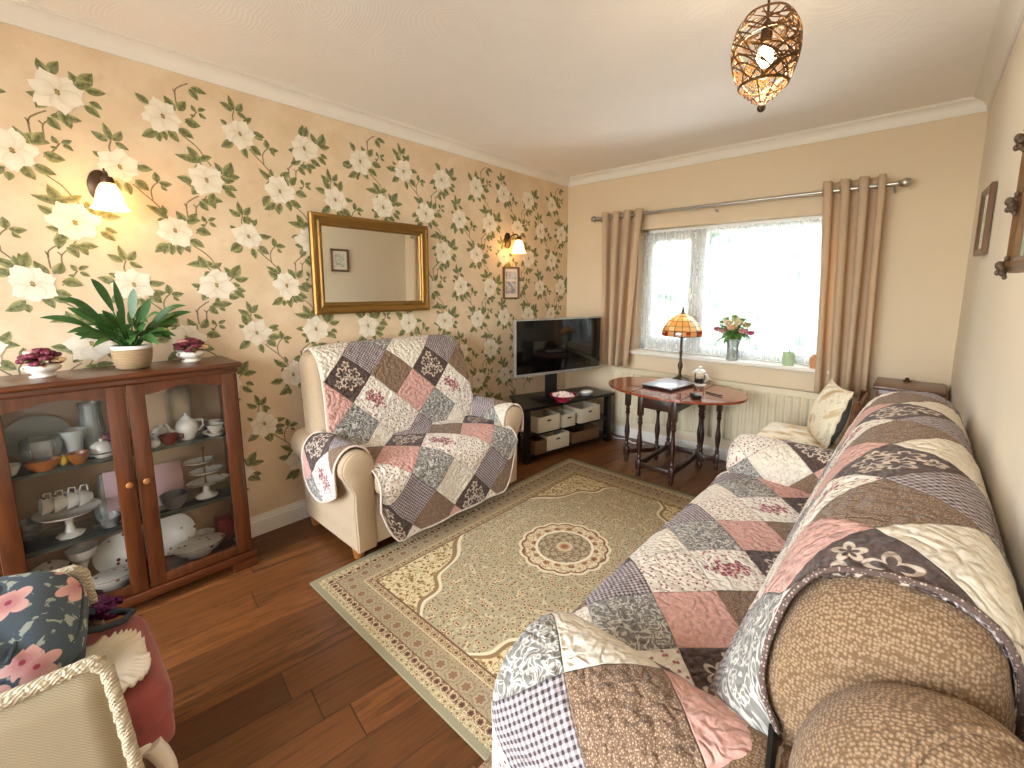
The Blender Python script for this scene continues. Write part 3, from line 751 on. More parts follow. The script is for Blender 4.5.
def arm2(y0, y1, name='arm'):
    c = (y0+y1)/2; r = (y1-y0)/2; zc = .48; xo = .055 if y0 < 1 else 0; poly = [(y0+.012, .06), (y0+.004, .25)]
    for k in range(21):
        a = R(190-k*200/20); poly.append((c+r*cos(a), zc+r*sin(a)))
    poly += [(y1-.004, .25), (y1-.012, .06)]
    rr = []
    for x, s_ in ((2.028, .5), (2.03, .72), (2.04, .86), (2.06, .95), (2.09, 1), (2.3, 1), (2.56, 1), (2.575, .9)):
        rr.append([(x+xo*(x < 2.2), c+(y-c)*s_, zc+(z-zc)*(s_*.8+.2) if z > .2 else z) for y, z in poly])
    obj(name, MB().loft(rr, flip=True), BEIGE, sf, ang=70)
arm2(.575, .86); arm2(2.36, 2.62)
WG = MB().rbox((2.752, .685, .52), (.262, .25, .70), .12, 6, 6, (0, .02, .01), fn=lambda q: Vector((q.x, q.y, q.z+(q.x-2.77)*.32*max(0, min(1, (q.z-.4)/.3))))); wg = obj('side_wing', WG, BEIGE, sf, ang=80)
WPT = [(2.70, .575, .70), (2.715, .58, .78), (2.735, .60, .835), (2.755, .64, .872), (2.785, .675, .884), (2.825, .70, .884), (2.86, .71, .86)]
wp = [(q.x, q.y, q.z) for q in (Vector(a).lerp(Vector(b), k/6) for a, b in zip(WPT, WPT[1:]) for k in range(6))]
from mathutils.bvhtree import BVHTree
tree = BVHTree.FromPolygons([Vector(v) for v in WG.V], WG.F)
wp = [(lambda h: h[0]+h[1]*.001)(tree.find_nearest(Vector(p))) for p in wp]
obj('piping', MB().tube(wp, .006, 8), BEIGE, wg, ang=80)
for x, y in ((2.09, .6), (2.09, 2.5), (2.78, .6), (2.78, 2.5)): obj('foot', MB().lathe([(0, 0), (.03, 0), (.035, .07), (0, .07)], 12, (x, y, .0125 if x < 2.2 else 0)), FOOTW, sf)
st = thing('sofa_throw', 'patchwork quilt cover draped over the long beige sofa', 'sofa cover', (2.3, 1.55, .3), 'patchwork sofa covers')
p_seat = [(2.47, .47), (2.42, .445), (2.32, .452), (2.2, .458), (2.11, .455), (2.045, .44), (1.99, .402), (1.966, .34), (1.958, .2), (1.957, .10)]
quilt('seat_panel', st, p_seat, seq(.735, 2.385, .014), lambda u, q, a, L: (q[0]+.012*sin(u*11)*max(0, (.4-q[1])), u, q[1]+.006*sin(u*5.2)), lambda u, a, p: (2*H-(u-1.484), 3*H+(a-.165)), seed=11, binding='all', bmat=BINDP)
p_back = [(2.412, .425), (2.43, .49), (2.462, .60), (2.498, .70), (2.536, .80), (2.573, .878), (2.613, .926), (2.662, .952), (2.72, .966), (2.778, .967), (2.824, .948), (2.855, .91), (2.871, .84), (2.872, .62)]
def pbk(u, q, a, L):
    g_ = max(0, min(1, (.93-q[1])/.22)); g_ = g_ if q[0] < 2.7 else 0
    u = u if u > .865 else .865-(.865-u)*g_-.002*(u-.8)
    s_ = ring_s(u); zm = .425+.16*max(0, (1.05-u)/.25)
    if q[1] < zm and q[0] < 2.6:
        for e, g in zip(p_back, p_back[1:]):
            if e[1] <= zm <= g[1]: f_ = (zm-e[1])/(g[1]-e[1]); q = (e[0]+(g[0]-e[0])*f_, zm); break
    return (bx+(q[0]-bx)*s_, u-.022*(1-s_), bz+(q[1]-bz)*s_+.006*sin(u*4.1+q[0]*7)*(1 if q[1] > .7 else .3))
quilt('back_panel', st, p_back, seq(.777, 2.515, .013), pbk, lambda u, a, p: (2.55*H-(u-1.484), 1.05*H-(a-.15)*.93), flip=True, puff=.010, seed=13, binding='a')
def armcover(y0, y1, x0, x1, uvf, seed, inner):
    c = (y0+y1)/2; r = (y1-y0)/2+.011; zc = .48; pth = [(c-r*1.01, .17), (c-r*1.0, .30)]
    for k in range(15):
        a = R(184-k*188/14); pth.append((c+r*cos(a), zc+r*sin(a)))
    pth += [(c+r, .43 if inner > 0 else .22)]
    if inner < 0: pth[0] = (pth[0][0], .43); pth[1] = (pth[1][0], .445)
    def pp(u, q, a, L):
        d = max(0, .075-(u-x0))/.075; s_ = 1-.42*(1-math.sqrt(max(0, 1-d*d)))
        return (u, c+(q[0]-c)*s_, zc+(q[1]-zc)*s_)
    quilt('arm_panel', st, pth, seq(x0, x1, .012), pp, uvf, flip=False, seed=seed, binding='all', bmat=BINDP, puff=.008)
L0 = .481
armcover(.575, .86, 2.075, 2.60, lambda u, a, p: (1*H+(a-L0), 5*H+(u-2.235)), 15, 1)
armcover(2.36, 2.62, 2.02, 2.50, lambda u, a, p: (2.6*H+(a-.2), 4.0*H+(u-2.12)), 17, -1)
obj('elastic_strap', MB().tube([(2.575, .80, .69), (2.583, .775, .655), (2.592, .72, .648), (2.60, .66, .648), (2.605, .615, .62), (2.606, .585, .55)], .008, 6), PLBLK, st)
# ------------------------------------------------------------------ rug
rg = obj('rug', MB().box((.665, .77, .001), (2.135, 2.875, .012), .004), RUG); rg.location = (0, 0, 0)
for v in rg.data.vertices: v.co -= Vector((1.39, 1.81, 0))
rg.location = (1.39, 1.81, 0); tag(rg, 'sage green and beige medallion rug on the wooden floor', 'rug')
# ------------------------------------------------------------------ display cabinet
cb = thing('display_cabinet', 'mahogany glass fronted china cabinet against the papered wall', 'cabinet', (.16, .25, 0))
ya, yb = -.155, .655
def bev_top(z0, z1, x1, y0, y1):
    return MB().box((.012, y0, z0), (x1, y1, z1), .012, seg=3)
obj('top', bev_top(1.018, 1.043, .328, ya-.015, yb+.018).box((.02, ya, .995), (.31, yb, 1.02), .004), MAHOGH, cb)
for y in (ya, yb-.018): obj('side_panel', MB().box((.02, y, .07), (.285, y+.018, 1.0), .002), MAHOG, cb)
obj('back_panel', MB().box((.018, ya+.015, .09), (.026, yb-.015, 1.0)), CABBACK, cb, smooth=False, label='tan cabinet back painted in place of a mirror reflection')  # plain tan replaces a mirror and its reflection, to brighten the inside
obj('bottom_board', MB().box((.02, ya+.01, .085), (.28, yb-.01, .1), .002), MAHOGH, cb)
pl = MB().box((.02, ya-.01, .045), (.312, yb+.012, .088), .008)
for y0, y1 in ((ya-.008, ya+.1), (yb-.09, yb+.01)): pl.prism([(.025, 0), (.31, 0), (.31, .05), (.025, .05)], 1, y0, y1, .004)
obj('plinth', pl, MAHOGH, cb)
for z in (.37, .68): obj('shelf', MB().box((.027, ya+.02, z), (.262, yb-.02, z+.008), .002), SHELFG, cb, label='glass shelf')
for y0, y1, kn in ((ya+.016, .249, .226), (.254, yb-.012, .281)):
    d = MB(); xf0, xf1 = .286, .306; z0, z1 = .092, .994; s_ = .058
    d.box((xf0, y0, z0), (xf1, y0+s_, z1), .004); d.box((xf0, y1-s_, z0), (xf1, y1, z1), .004); d.box((xf0, y0+s_-.002, z0), (xf1, y1-s_+.002, z0+.045), .003)
    n = 16; a, b = y0+s_-.002, y1-s_+.002
    low = [(a+(b-a)*i/n, .945+.022*(.5-.5*cos(2*pi*i/n))) for i in range(n+1)]
    d.prism([(xx, zz) for xx, zz in [(a, z1), (b, z1)]+low[::-1]], 0, xf0, xf1)
    dd = obj('door', d, MAHOG, cb, ang=30)
    obj('glass_pane', MB().box((.294, y0+s_-.006, z0+.04), (.297, y1-s_+.006, z1-.02)), GLASS, dd, smooth=False)
    obj('knob', MB().lathe([(.004, 0), (.005, .008), (.011, .014), (.013, .02), (.009, .026), (0, .028)], 14, (.305, kn, .58), M=Matrix.Rotation(pi/2, 4, 'Y')), FOOTW, dd, label='round wooden knob')
# ------------------------------------------------------------------ wall mirror
def frame_profile(name, root, y0, y1, z0, z1, prof, mat, x0=.004):
    # picture frame swept round a rectangle on the left wall; prof = (inset, height)
    rings = []
    for (cy, cz, sy, sz) in ((y0, z0, 1, 1), (y1, z0, -1, 1), (y1, z1, -1, -1), (y0, z1, 1, -1)):
        rings.append([(x0+h, cy+sy*i, cz+sz*i) for i, h in prof])
    rings.append(rings[0]); return obj(name, MB().loft(rings, cap=False), mat, root, ang=30)
mr = thing('wall_mirror', 'gilt framed rectangular mirror hanging on the magnolia wallpaper', 'mirror', (.02, 1.565, 1.53))
PR = [(0, 0), (0, .022), (.008, .03), (.02, .032), (.03, .024), (.042, .02), (.05, .026), (.056, .026), (.06, .018), (.068, .016), (.072, .006), (.072, 0)]
frame_profile('frame', mr, 1.15, 1.972, 1.232, 1.822, PR, GOLD)
bd = MB()
for k in range(60):
    t = k/59; 
    for zz in (1.232+.053, 1.822-.053): bd.ball((.031, 1.215+t*.69, zz), .0042, u=6, v=4)
for k in range(40):
    t = k/39
    for yy in (1.15+.053, 1.972-.053): bd.ball((.031, yy, 1.295+t*.465), .0042, u=6, v=4)
obj('beading', bd, GOLD, mr)
obj('mirror_glass', MB().box((.006, 1.215, 1.297), (.011, 1.907, 1.757)), MIRROR, mr, smooth=False)
mr.location.x += .014; mr.rotation_euler = (0, R(.6), R(0))
# small framed print under the far sconce
pc = thing('picture_frame', 'small portrait print in a thin brown frame below the wall light', 'picture', (.01, 2.862, 1.43), 'framed pictures')
frame_profile('frame', pc, 2.765, 2.96, 1.30, 1.575, [(0, 0), (0, .018), (.004, .02), (.01, .018), (.013, .01), (.013, 0)], OAKF)
obj('mount', MB().box((.006, 2.775, 1.31), (.009, 2.95, 1.565)), PAPER, pc, smooth=False)
obj('print', MB().box((.009, 2.80, 1.345), (.0105, 2.925, 1.45)).box((.009, 2.795, 1.47), (.0105, 2.93, 1.535)), ART1, pc, smooth=False)
# pictures on the right wall
def rpic(label, y0, y1, z0, z1, prof, fm, art, mount, name='picture_frame'):
    t = thing(name, label, 'picture', (XR, y0, (z0+z1)/2), 'framed pictures'); rings = []
    for (cy, cz, sy, sz) in ((y0, z0, 1, 1), (y1, z0, -1, 1), (y1, z1, -1, -1), (y0, z1, 1, -1)): rings.append([(XR-.003-h, cy+sy*i, cz+sz*i) for i, h in prof])
    rings.append(rings[0]); f = obj('frame', MB().loft(rings, cap=False, flip=True), fm, t, ang=30); w = prof[-1][0]-.004
    obj('mount', MB().box((XR-.008, y0+w, z0+w), (XR-.004, y1-w, z1-w)), PAPER, t, smooth=False)
    obj('print', MB().box((XR-.0095, y0+w+mount, z0+w+mount), (XR-.008, y1-w-mount, z1-w-mount)), art, t, smooth=False)
    return t, f
rpic('narrow brown framed botanical print near the window corner', 2.62, 2.85, 1.535, 1.815, [(0, 0), (0, .014), (.006, .018), (.02, .017), (.026, .012), (.026, 0)], OAKF, ART3, .035)[0].rotation_euler = (0, 0, R(2.5))
t, f = rpic('large picture in an ornate carved frame above the long sofa', 0.87, 1.49, 1.425, 1.72, [(0, 0), (0, .014), (.006, .022), (.013, .024), (.021, .018), (.03, .016), (.034, .011), (.034, 0)], OAKF, ART2, .0)
for cy, cz in ((1.49, 1.425), (1.49, 1.72), (0.87, 1.425), (0.87, 1.72), (1.485, 1.575), (0.875, 1.575), (1.18, 1.425), (1.18, 1.72)):
    sc_ = MB()
    for k in range(9):
        a = k*2.4; q = .005+.0027*k
        sc_.ball((XR-.03-.006*sin(k*1.7), cy+(q*cos(a))*(.7 if abs(cz-1.575) < .01 else 1)+(.012 if cy < 1 else -.012 if cy > 1.4 else 0), cz+q*sin(a)+(-.012 if cz > 1.7 else .012 if cz < 1.5 else 0)), .0085-.0006*k, (1, 1, 1.3), 8, 6)
    obj('carving', sc_, CARVED, t)
t.rotation_euler = (0, 0, R(2.5))
# ------------------------------------------------------------------ wall lights
def sconce(y, z, label):
    t = thing('wall_sconce', label, 'wall light', (0, y, z), 'brass wall lights')
    obj('backplate', MB().lathe([(0, .022), (.016, .02), (.04, .012), (.048, .006), (.048, 0)][::-1], 24, (.002, y-.012, z-.005), 1.4, .85, M=Matrix.Rotation(pi/2, 4, 'Y')), BRONZE, t)
    pa = [(.015, y, z+.0), (.04, y, z+.03), (.075, y, z+.043), (.105, y, z+.035), (.118, y, z+.012)]
    pts, _ = resample([(p[0], p[2]) for p in pa], .008)
    obj('arm', MB().tube([(p[0], y, p[1]) for p in pts], .006, 8).ball((.015, y, z), .013).tube([(.06, y, z+.035), (.055, y, z+.062)], .004, 6), BRONZE, t)
    obj('lamp_holder', MB().lathe([(0, .012), (.018, .01), (.022, -.004), (.02, -.018), (0, -.018)][::-1], 14, (.12, y, z+.008)), BRONZE, t)
    wob = lambda a, i: 1+(.05*cos(a*8) if i > 5 else 0)
    prof = [(.016, 0), (.025, -.008), (.035, -.03), (.041, -.052), (.045, -.075), (.052, -.093), (.062, -.108)]
    sh = obj('lamp_shade', MB().lathe(prof, 40, (.12, y, z-.006), wob=wob), SHADE, t, ang=80, solid=.002)
    obj('bulb', MB().ball((.12, y, z-.05), .014, (1, 1, 1.5)), BULB, t)
    l = bpy.data.lights.new('sconce_lamp', 'POINT'); l.energy = LAMP_W; l.color = (1, .72, .42); l.shadow_soft_size = .03
    lo = bpy.data.objects.new('sconce_lamp', l); C.objects.link(lo); lo.location = (.12, y, z-.088)
LAMP_W = 2.0
sconce(.30, 1.825, 'bronze wall light with a tulip shade above the china cabinet')
sconce(2.84, 1.80, 'bronze wall light with a tulip shade above the small print')
# ------------------------------------------------------------------ pendant
px, py, pt, pbm = 2.26, 1.64, 2.24, 1.955
pd = thing('pendant_lamp', 'pear shaped woven wire pendant lamp hanging from the ceiling', 'pendant light', (px, py, ZC))
obj('ceiling_rose', MB().lathe([(.045, 0), (.045, -.012), (.03, -.028), (.008, -.034), (0, -.034)][::-1], 20, (px, py, ZC)), BRONZE, pd)
obj('cord', MB().tube([(px, py, ZC-.02), (px, py, pt-.04)], .004, 8), BRONZE, pd)
obj('lamp_holder', MB().lathe([(.006, 0), (.014, -.01), (.017, -.03), (.017, -.06), (.012, -.065), (0, -.065)][::-1], 14, (px, py, pt-.02)), BRONZE, pd)
def egg(t):  # t 0 top .. 1 bottom of the cage
    z = pt-(pt-pbm-.02)*t
    r = .112*(sin(pi*min(1, t*.78+.06)**.82))**.62*(1-.30*t) if t < .8 else .112*(sin(pi*(.8*.78+.06)**.82))**.62*(1-.30*.8)*(1-(t-.8)/.2*.82)
    return r, z
wm = MB(); rr = random.Random(5)
for k in range(64):
    a0 = rr.uniform(0, 2*pi); t0 = rr.uniform(0, .65); n = 16; sp_ = rr.uniform(1.0, 3.2)*rr.choice((-1, 1)); dt = rr.uniform(.15, .75)
    pts = []
    for i in range(n+1):
        q = i/n; t = min(.79, max(.015, t0+dt*(q-.0)-.25*sin(pi*q)*rr.choice((1,))*.4)); r, z = egg(t); a = a0+sp_*q
        pts.append((px+r*cos(a), py+r*sin(a), z))
    wm.tube(pts, .0024, 5)
for k in range(34):
    a0 = rr.uniform(0, 2*pi); t0 = rr.uniform(.06, .7); rad = rr.uniform(.018, .035); pts = []
    for i in range(14):
        a = 2*pi*i/14; t = min(.79, max(.02, t0+rad*sin(a)/.3)); r, z = egg(t); pts.append((px+r*cos(a0+rad*cos(a)/max(r, .03)), py+r*sin(a0+rad*cos(a)/max(r, .03)), z))
    wm.tube(pts, .0017, 5, closed=True)
for t in (.03, .8):
    r, z = egg(t); wm.tube([(px+r*cos(2*pi*i/24), py+r*sin(2*pi*i/24), z) for i in range(24)], .0032, 6, closed=True)
for k in range(8):
    a = 2*pi*k/8; pts = []
    for i in range(6):
        r, z = egg(.8+.2*i/5); pts.append((px+r*cos(a), py+r*sin(a), z))
    wm.tube(pts, .002, 5)
    r, z = egg(.03); wm.tube([(px+r*cos(a), py+r*sin(a), z), (px, py, pt-.01)], .002, 5)
for i in range(3):
    r, z = egg(.86+.04*i); wm.tube([(px+r*cos(2*pi*k/14), py+r*sin(2*pi*k/14), z+.006*(-1)**k) for k in range(14)], .0016, 5, closed=True)
obj('lamp_shade', wm, BRASS, pd, label='cage of twisted bronze wire')
obj('finial', MB().ball((px, py, pbm+.008), .013), BRONZE, pd)
obj('bulb', MB().ball((px, py, pt-.125), .026, (1, 1, 1.25)), BULB, pd)
l = bpy.data.lights.new('pendant_light', 'POINT'); l.energy = 8; l.color = (1, .8, .58); l.shadow_soft_size = .04
lo = bpy.data.objects.new('pendant_light', l); C.objects.link(lo); lo.location = (px, py, pt-.16)
# ------------------------------------------------------------------ curtains, pole, net
cp = thing('curtain_pole', 'brushed steel curtain pole with ball ends above the window', 'curtain pole', (1.48, 3.6, 2.025))
obj('pole', MB().tube([(.395, 3.60, 2.025), (2.545, 3.60, 2.025)], .0125, 14), STEEL, cp)
for x, s in ((.40, -1), (2.54, 1)): obj('finial', MB().ball((x+s*.03, 3.60, 2.025), .028, (1.15, 1, 1), 16, 10).lathe([(0, 0), (.017, 0), (.02, .006), (.017, .012), (0, .012)], 14, (x-s*.006, 3.6, 2.025), M=Matrix.Rotation(pi/2, 4, 'Y')), STEEL, cp)
for x in (.44, 1.45, 2.52): obj('bracket', MB().tube([(x, 3.60, 2.008), (x, 3.64, 1.99), (x, 3.695, 1.99)], .006, 8), STEEL, cp)
def curtain(label, xt0, xt1, xb0, xb1, ztop, zbot, nf, ph, hem):
    t = thing('curtain', label, 'curtain', ((xt0+xt1)/2, 3.60, zbot), 'eyelet curtains'); NU, NV = int(nf*20), 26; P = []
    for i in range(NU+1):
        u = i/NU; row = []
        for j in range(NV+1):
            v = j/NV; z = ztop+(zbot-ztop)*v; a = .040+.010*v
            x = (xt0+(xt1-xt0)*u)*(1-v**.8)+(xb0+(xb1-xb0)*u)*v**.8
            a2 = 2*pi*nf*u+ph
            x += .010*sin(2*a2)*(1-.5*v)+.006*sin(a2*.5+v*3)*v
            row.append((x, 3.598+a*cos(a2)*(1+.25*sin(u*17+v*2)*v), z+.004*sin(a2)))
        P.append(row)
    o = obj('panel', MB().grid(P), CURT, t, ang=80, solid=.0025, soff=0)
    for k in range(int(nf*2)):
        u = (k+.5-ph/pi)/(2*nf)
        if 0 < u < 1:
            x = xt0+(xt1-xt0)*u
            obj('eyelet', MB().tube([(x+.0, 3.60+.024*cos(2*pi*q/16), 2.025+.024*sin(2*pi*q/16)) for q in range(16)], .0045, 6, closed=True), STEEL, t)
curtain('beige eyelet curtain drawn back beside the television', .455, .86, .50, .765, 2.068, .69, 3.6, 0.6, 1)
curtain('beige eyelet curtain drawn back above the cream cushion', 2.135, 2.47, 2.20, 2.49, 2.085, .68, 3.5, .4, -1)
NU, NV = 300, 12
P = [[(wx0+.012+(wx1-wx0-.024)*i/NU, YB+.062+.011*sin(i*.55+.8*sin(i*.07))+.004*sin(i*1.3), wz1-.03+(wz0+.012-wz1+.03)*j/NV) for j in range(NV+1)] for i in range(NU+1)]
nt = thing('net_curtain', 'white lace net curtain hanging inside the window', 'net curtain', (1.5, YB+.06, wz0))
obj('net_panel', MB().grid(P), NET, nt, ang=80)
obj('wire', MB().tube([(wx0+.005, YB+.062, wz1-.028), (wx1-.005, YB+.062, wz1-.028)], .003, 6), UPVC, nt)
# ------------------------------------------------------------------ radiator
rd = thing('radiator', 'long cream panel radiator under the window', 'radiator', (1.415, 3.66, .165))
NX = 33*12; P = []
def rib(i):
    q = (i % 12)/12; return .0 if q < .08 or q > .92 else (.014 if .3 < q < .7 else .014*min((q-.08)/.22, (.92-q)/.22))
zs = (.165, .18, .195, .21, .61, .625, .64, .655)
for i in range(NX+1):
    x = .59+1.65*i/NX; P.append([(x, 3.628-(rib(i) if .2 < z < .62 else 0), z) for z in zs])
obj('front_panel', MB().grid(P, flip=True).box((.59, 3.629, .165), (2.24, 3.64, .655)), WHITE_R, rd, ang=30)
g = MB().box((.59, 3.627, .655), (2.24, 3.634, .668)).box((.59, 3.676, .655), (2.24, 3.683, .668))
for i in range(110): g.box((.595+.015*i, 3.633, .66), (.600+.015*i, 3.678, .665))
obj('top_grille', g, WHITE_R, rd, smooth=False)
obj('rear_panel', MB().box((.59, 3.665, .165), (2.24, 3.682, .655), .004).box((.588, 3.63, .165), (.592, 3.68, .66)).box((2.238, 3.63, .165), (2.242, 3.68, .66)), WHITE_R, rd)
for x, s in ((.56, 1), (2.27, -1)): obj('valve', MB().tube([(x+s*.03, 3.655, .195), (x, 3.655, .195), (x, 3.655, .02)], .008, 8).lathe([(0, 0), (.017, 0), (.019, .03), (.014, .05), (0, .05)], 14, (x, 3.655, .205)), WHITE_R, rd)
pp = MB().tube([(.03, 3.66, .02), (.56, 3.655, .022)], .0075, 8)
tag(obj('cable', MB().tube([(.55+.02*i, 3.60+.02*sin(i*.7)-.0015*i, .006) for i in range(22)], .004, 6), UPVC), 'white cable trailing on the floor beneath the radiator', 'cable')
# ------------------------------------------------------------------ gateleg table
tb = thing('gateleg_table', 'dark oval gateleg table with turned legs in front of the radiator', 'table', (1.385, 3.19, 0))
TX, TY, TA, TBB, TZ = 1.375, 3.19, .515, .365, .652
def ovl(x0, x1, n=40):
    pts = []
    for i in range(n+1):
        x = x0+(x1-x0)*i/n; q = max(0, 1-((x-TX)/TA)**2)**.5*TBB; pts.append((x, TY-q))
    for i in range(n+1):
        x = x1+(x0-x1)*i/n; q = max(0, 1-((x-TX)/TA)**2)**.5*TBB
        if q > 1e-4: pts.append((x, TY+q))
    return pts
S0, S1 = 1.205, 1.565
obj('top_board', MB().prism(ovl(S0, S1), 2, TZ-.018, TZ, .003), TOPWOOD, tb, ang=30)
obj('drop_leaf', MB().prism(ovl(TX-TA, S0-.003), 2, TZ-.018, TZ, .003), TOPWOOD, tb, ang=30)
obj('drop_leaf', MB().prism(ovl(S1+.003, TX+TA), 2, TZ-.018, TZ, .003), TOPWOOD, tb, ang=30)
LEGP = [(.0, 0), (.011, 0), (.017, .02), (.012, .045)]
def leg(x, y, nm='leg', par=None, top=TZ-.02):
    b = MB(); s = .019
    b.lathe([(0, 0), (.012, 0), (.018, .022), (.011, .05), (.016, .056)], 14, (x, y, 0))
    b.box((x-s, y-s, .054), (x+s, y+s, .125), .003)
    b.lathe([(.017, .123), (.012, .135), (.019, .15), (.012, .163), (.015, .19), (.021, .25), (.02, .28), (.013, .33), (.011, .38), (.014, .40), (.020, .412), (.013, .425), (.018, .44), (.012, .452), (.017, .47)], 14, (x, y, 0))
    b.box((x-s, y-s, .468), (x+s, y+s, top), .003)
    return obj(nm, b, DARKOAK, par or tb, ang=35)
lx0, lx1, ly0, ly1 = 1.238, 1.492, 2.945, 3.465
for x in (lx0, lx1):
    for y in (ly0, ly1): leg(x, y)
for x in (lx0, lx1):
    obj('stretcher', MB().box((x-.012, ly0, .07), (x+.012, ly1, .108), .003), DARKOAK, tb); obj('apron', MB().box((x-.01, ly0, .53), (x+.01, ly1, TZ-.019), .002), DARKOAK, tb)
for y in (ly0, ly1):
    obj('stretcher', MB().box((lx0, y-.012, .07), (lx1, y+.012, .108), .003), DARKOAK, tb); obj('apron', MB().box((lx0, y-.01, .53), (lx1, y+.01, TZ-.019), .002), DARKOAK, tb)
def gate(hx, hy, ex, ey):
    a = Vector((hx, hy, 0)); e = Vector((ex, ey, 0)); d = e-a; L = d.length; M = Matrix.Translation(a) @ Matrix.Rotation(atan2(d.y, d.x), 4, 'Z')
    q = leg(ex, ey); leg(hx, hy)
    obj('gate_rail', MB().box((0, -.011, .07), (L, .011, .106), .003, M=M), DARKOAK, tb); obj('gate_rail', MB().box((0, -.011, .56), (L, .011, .61), .003, M=M), DARKOAK, tb)
gate(lx0-.038, 3.33, 1.03, 3.14); gate(lx1+.038, 3.40, 1.64, 3.44)
# on the table
lm = thing('table_lamp', 'bronze table lamp with a leaded glass shade on the gateleg table', 'table lamp', (1.305, 3.47, TZ))
lxx, lyy = 1.305, 3.47
obj('base', MB().lathe([(.0, 0), (.066, 0), (.068, .008), (.055, .016), (.05, .022), (.03, .03), (.018, .045), (0, .045)], 28, (lxx, lyy, TZ), wob=lambda a, i: 1+.03*cos(a*8)), BRONZE, lm, ang=35)
obj('stem', MB().lathe([(.016, .04), (.011, .06), (.012, .09), (.02, .12), (.02, .135), (.011, .16), (.009, .2), (.013, .23), (.014, .24), (.009, .25), (.009, .34), (.016, .35), (.009, .36), (.008, .47), (0, .47)], 16, (lxx, lyy, TZ)).tube([(lxx-.03, lyy, TZ+.352), (lxx+.03, lyy, TZ+.352)], .0035, 6), BRONZE, lm, ang=35)
sb = MB().lathe([(.152, -.002), (.153, .018), (.15, .045), (.135, .075), (.11, .11), (.075, .142), (.04, .163), (.018, .172)], 48)
so = obj('lamp_shade', sb.xf(Matrix.Translation((lxx, lyy, TZ+.372))), TIFF, None, ang=70, solid=.003)
for v in so.data.vertices: v.co -= Vector((lxx, lyy, TZ+.372))
so.parent = lm; so.location = (0, 0, .372); l = bpy.data.lights.new('table_lamp_bulb', 'POINT'); l.energy = 1.2; l.color = (1, .82, .55); l.shadow_soft_size = .03
lo = bpy.data.objects.new('table_lamp_bulb', l); C.objects.link(lo); lo.location = (lxx, lyy, TZ+.445)
obj('bulb', MB().ball((lxx, lyy, TZ+.445), .022, (1, 1, 1.3)), BULB, lm)
so['label'] = 'amber leaded glass shade with a red lower border'
obj('finial', MB().lathe([(.02, 0), (.02, .006), (.008, .012), (.011, .025), (.005, .04), (.007, .05), (0, .06)], 14, (lxx, lyy, TZ+.542)), BRONZE, lm)
lp = thing('laptop', 'closed silver white laptop on the gateleg table', 'laptop', (1.32, 3.225, TZ))
M = Matrix.Translation((1.32, 3.225, TZ)) @ Matrix.Rotation(R(83), 4, 'Z')
obj('base', MB().box((-.165, -.125, .003), (.165, .125, .015), .004, M=M), PLBLK, lp); obj('lid', MB().box((-.165, -.125, .016), (.165, .125, .027), .005, M=M), SILV, lp)
tj = thing('tea_infuser', 'small glass infuser jug with dark tea and a white lid beside the lamp', 'jug', (1.475, 3.44, TZ)); jx, jy = 1.475, 3.44
obj('base', MB().lathe([(0, 0), (.05, 0), (.052, .006), (.04, .012), (0, .012)], 24, (jx, jy, TZ)), PORC, tj)
obj('body', MB().lathe([(.036, .012), (.038, .05), (.038, .1), (.036, .1), (.036, .05), (.033, .014), (0, .014)], 24, (jx, jy, TZ)), GLASS, tj, label='clear glass body')
obj('tea', MB().lathe([(0, .016), (.031, .016), (.033, .052), (0, .052)], 20, (jx, jy, TZ)), simple('dark_tea', '#1c120c', .2), tj)
obj('lid', MB().lathe([(.042, .1), (.044, .106), (.03, .118), (.01, .124), (.01, .132), (.014, .138), (.008, .146), (0, .147)], 24, (jx, jy, TZ)), PORC, tj)
obj('handle', MB().tube([(jx+.036, jy-.01, TZ+.09), (jx+.066, jy-.015, TZ+.085), (jx+.07, jy-.015, TZ+.05), (jx+.04, jy-.01, TZ+.03)], .004, 8), PORC, tj)
obj('spout', MB().tube([(jx-.034, jy, TZ+.085), (jx-.055, jy, TZ+.1)], [.011, .006], 8), PORC, tj)
ph = MB().rbox((0, 0, .013), (.055, .095, .026), .012, 3, 3).rbox((0, .06, .008), (.03, .08, .014), .006, 2, 2)
ph.xf(Matrix.Translation((1.615, 3.0, TZ+.001)) @ Matrix.Rotation(R(38), 4, 'Z')); tag(obj('handset', ph, PLBLK, ang=60), 'black telephone handset at the front edge of the gateleg table', 'phone')
tag(obj('pen', MB().tube([(1.61+.13*i/10, 3.20-.05*i/10-.01*sin(pi*i/10), TZ+.006) for i in range(11)], .0045, 6), PLBLK), 'thin black pen lying on the right leaf of the gateleg table', 'pen')
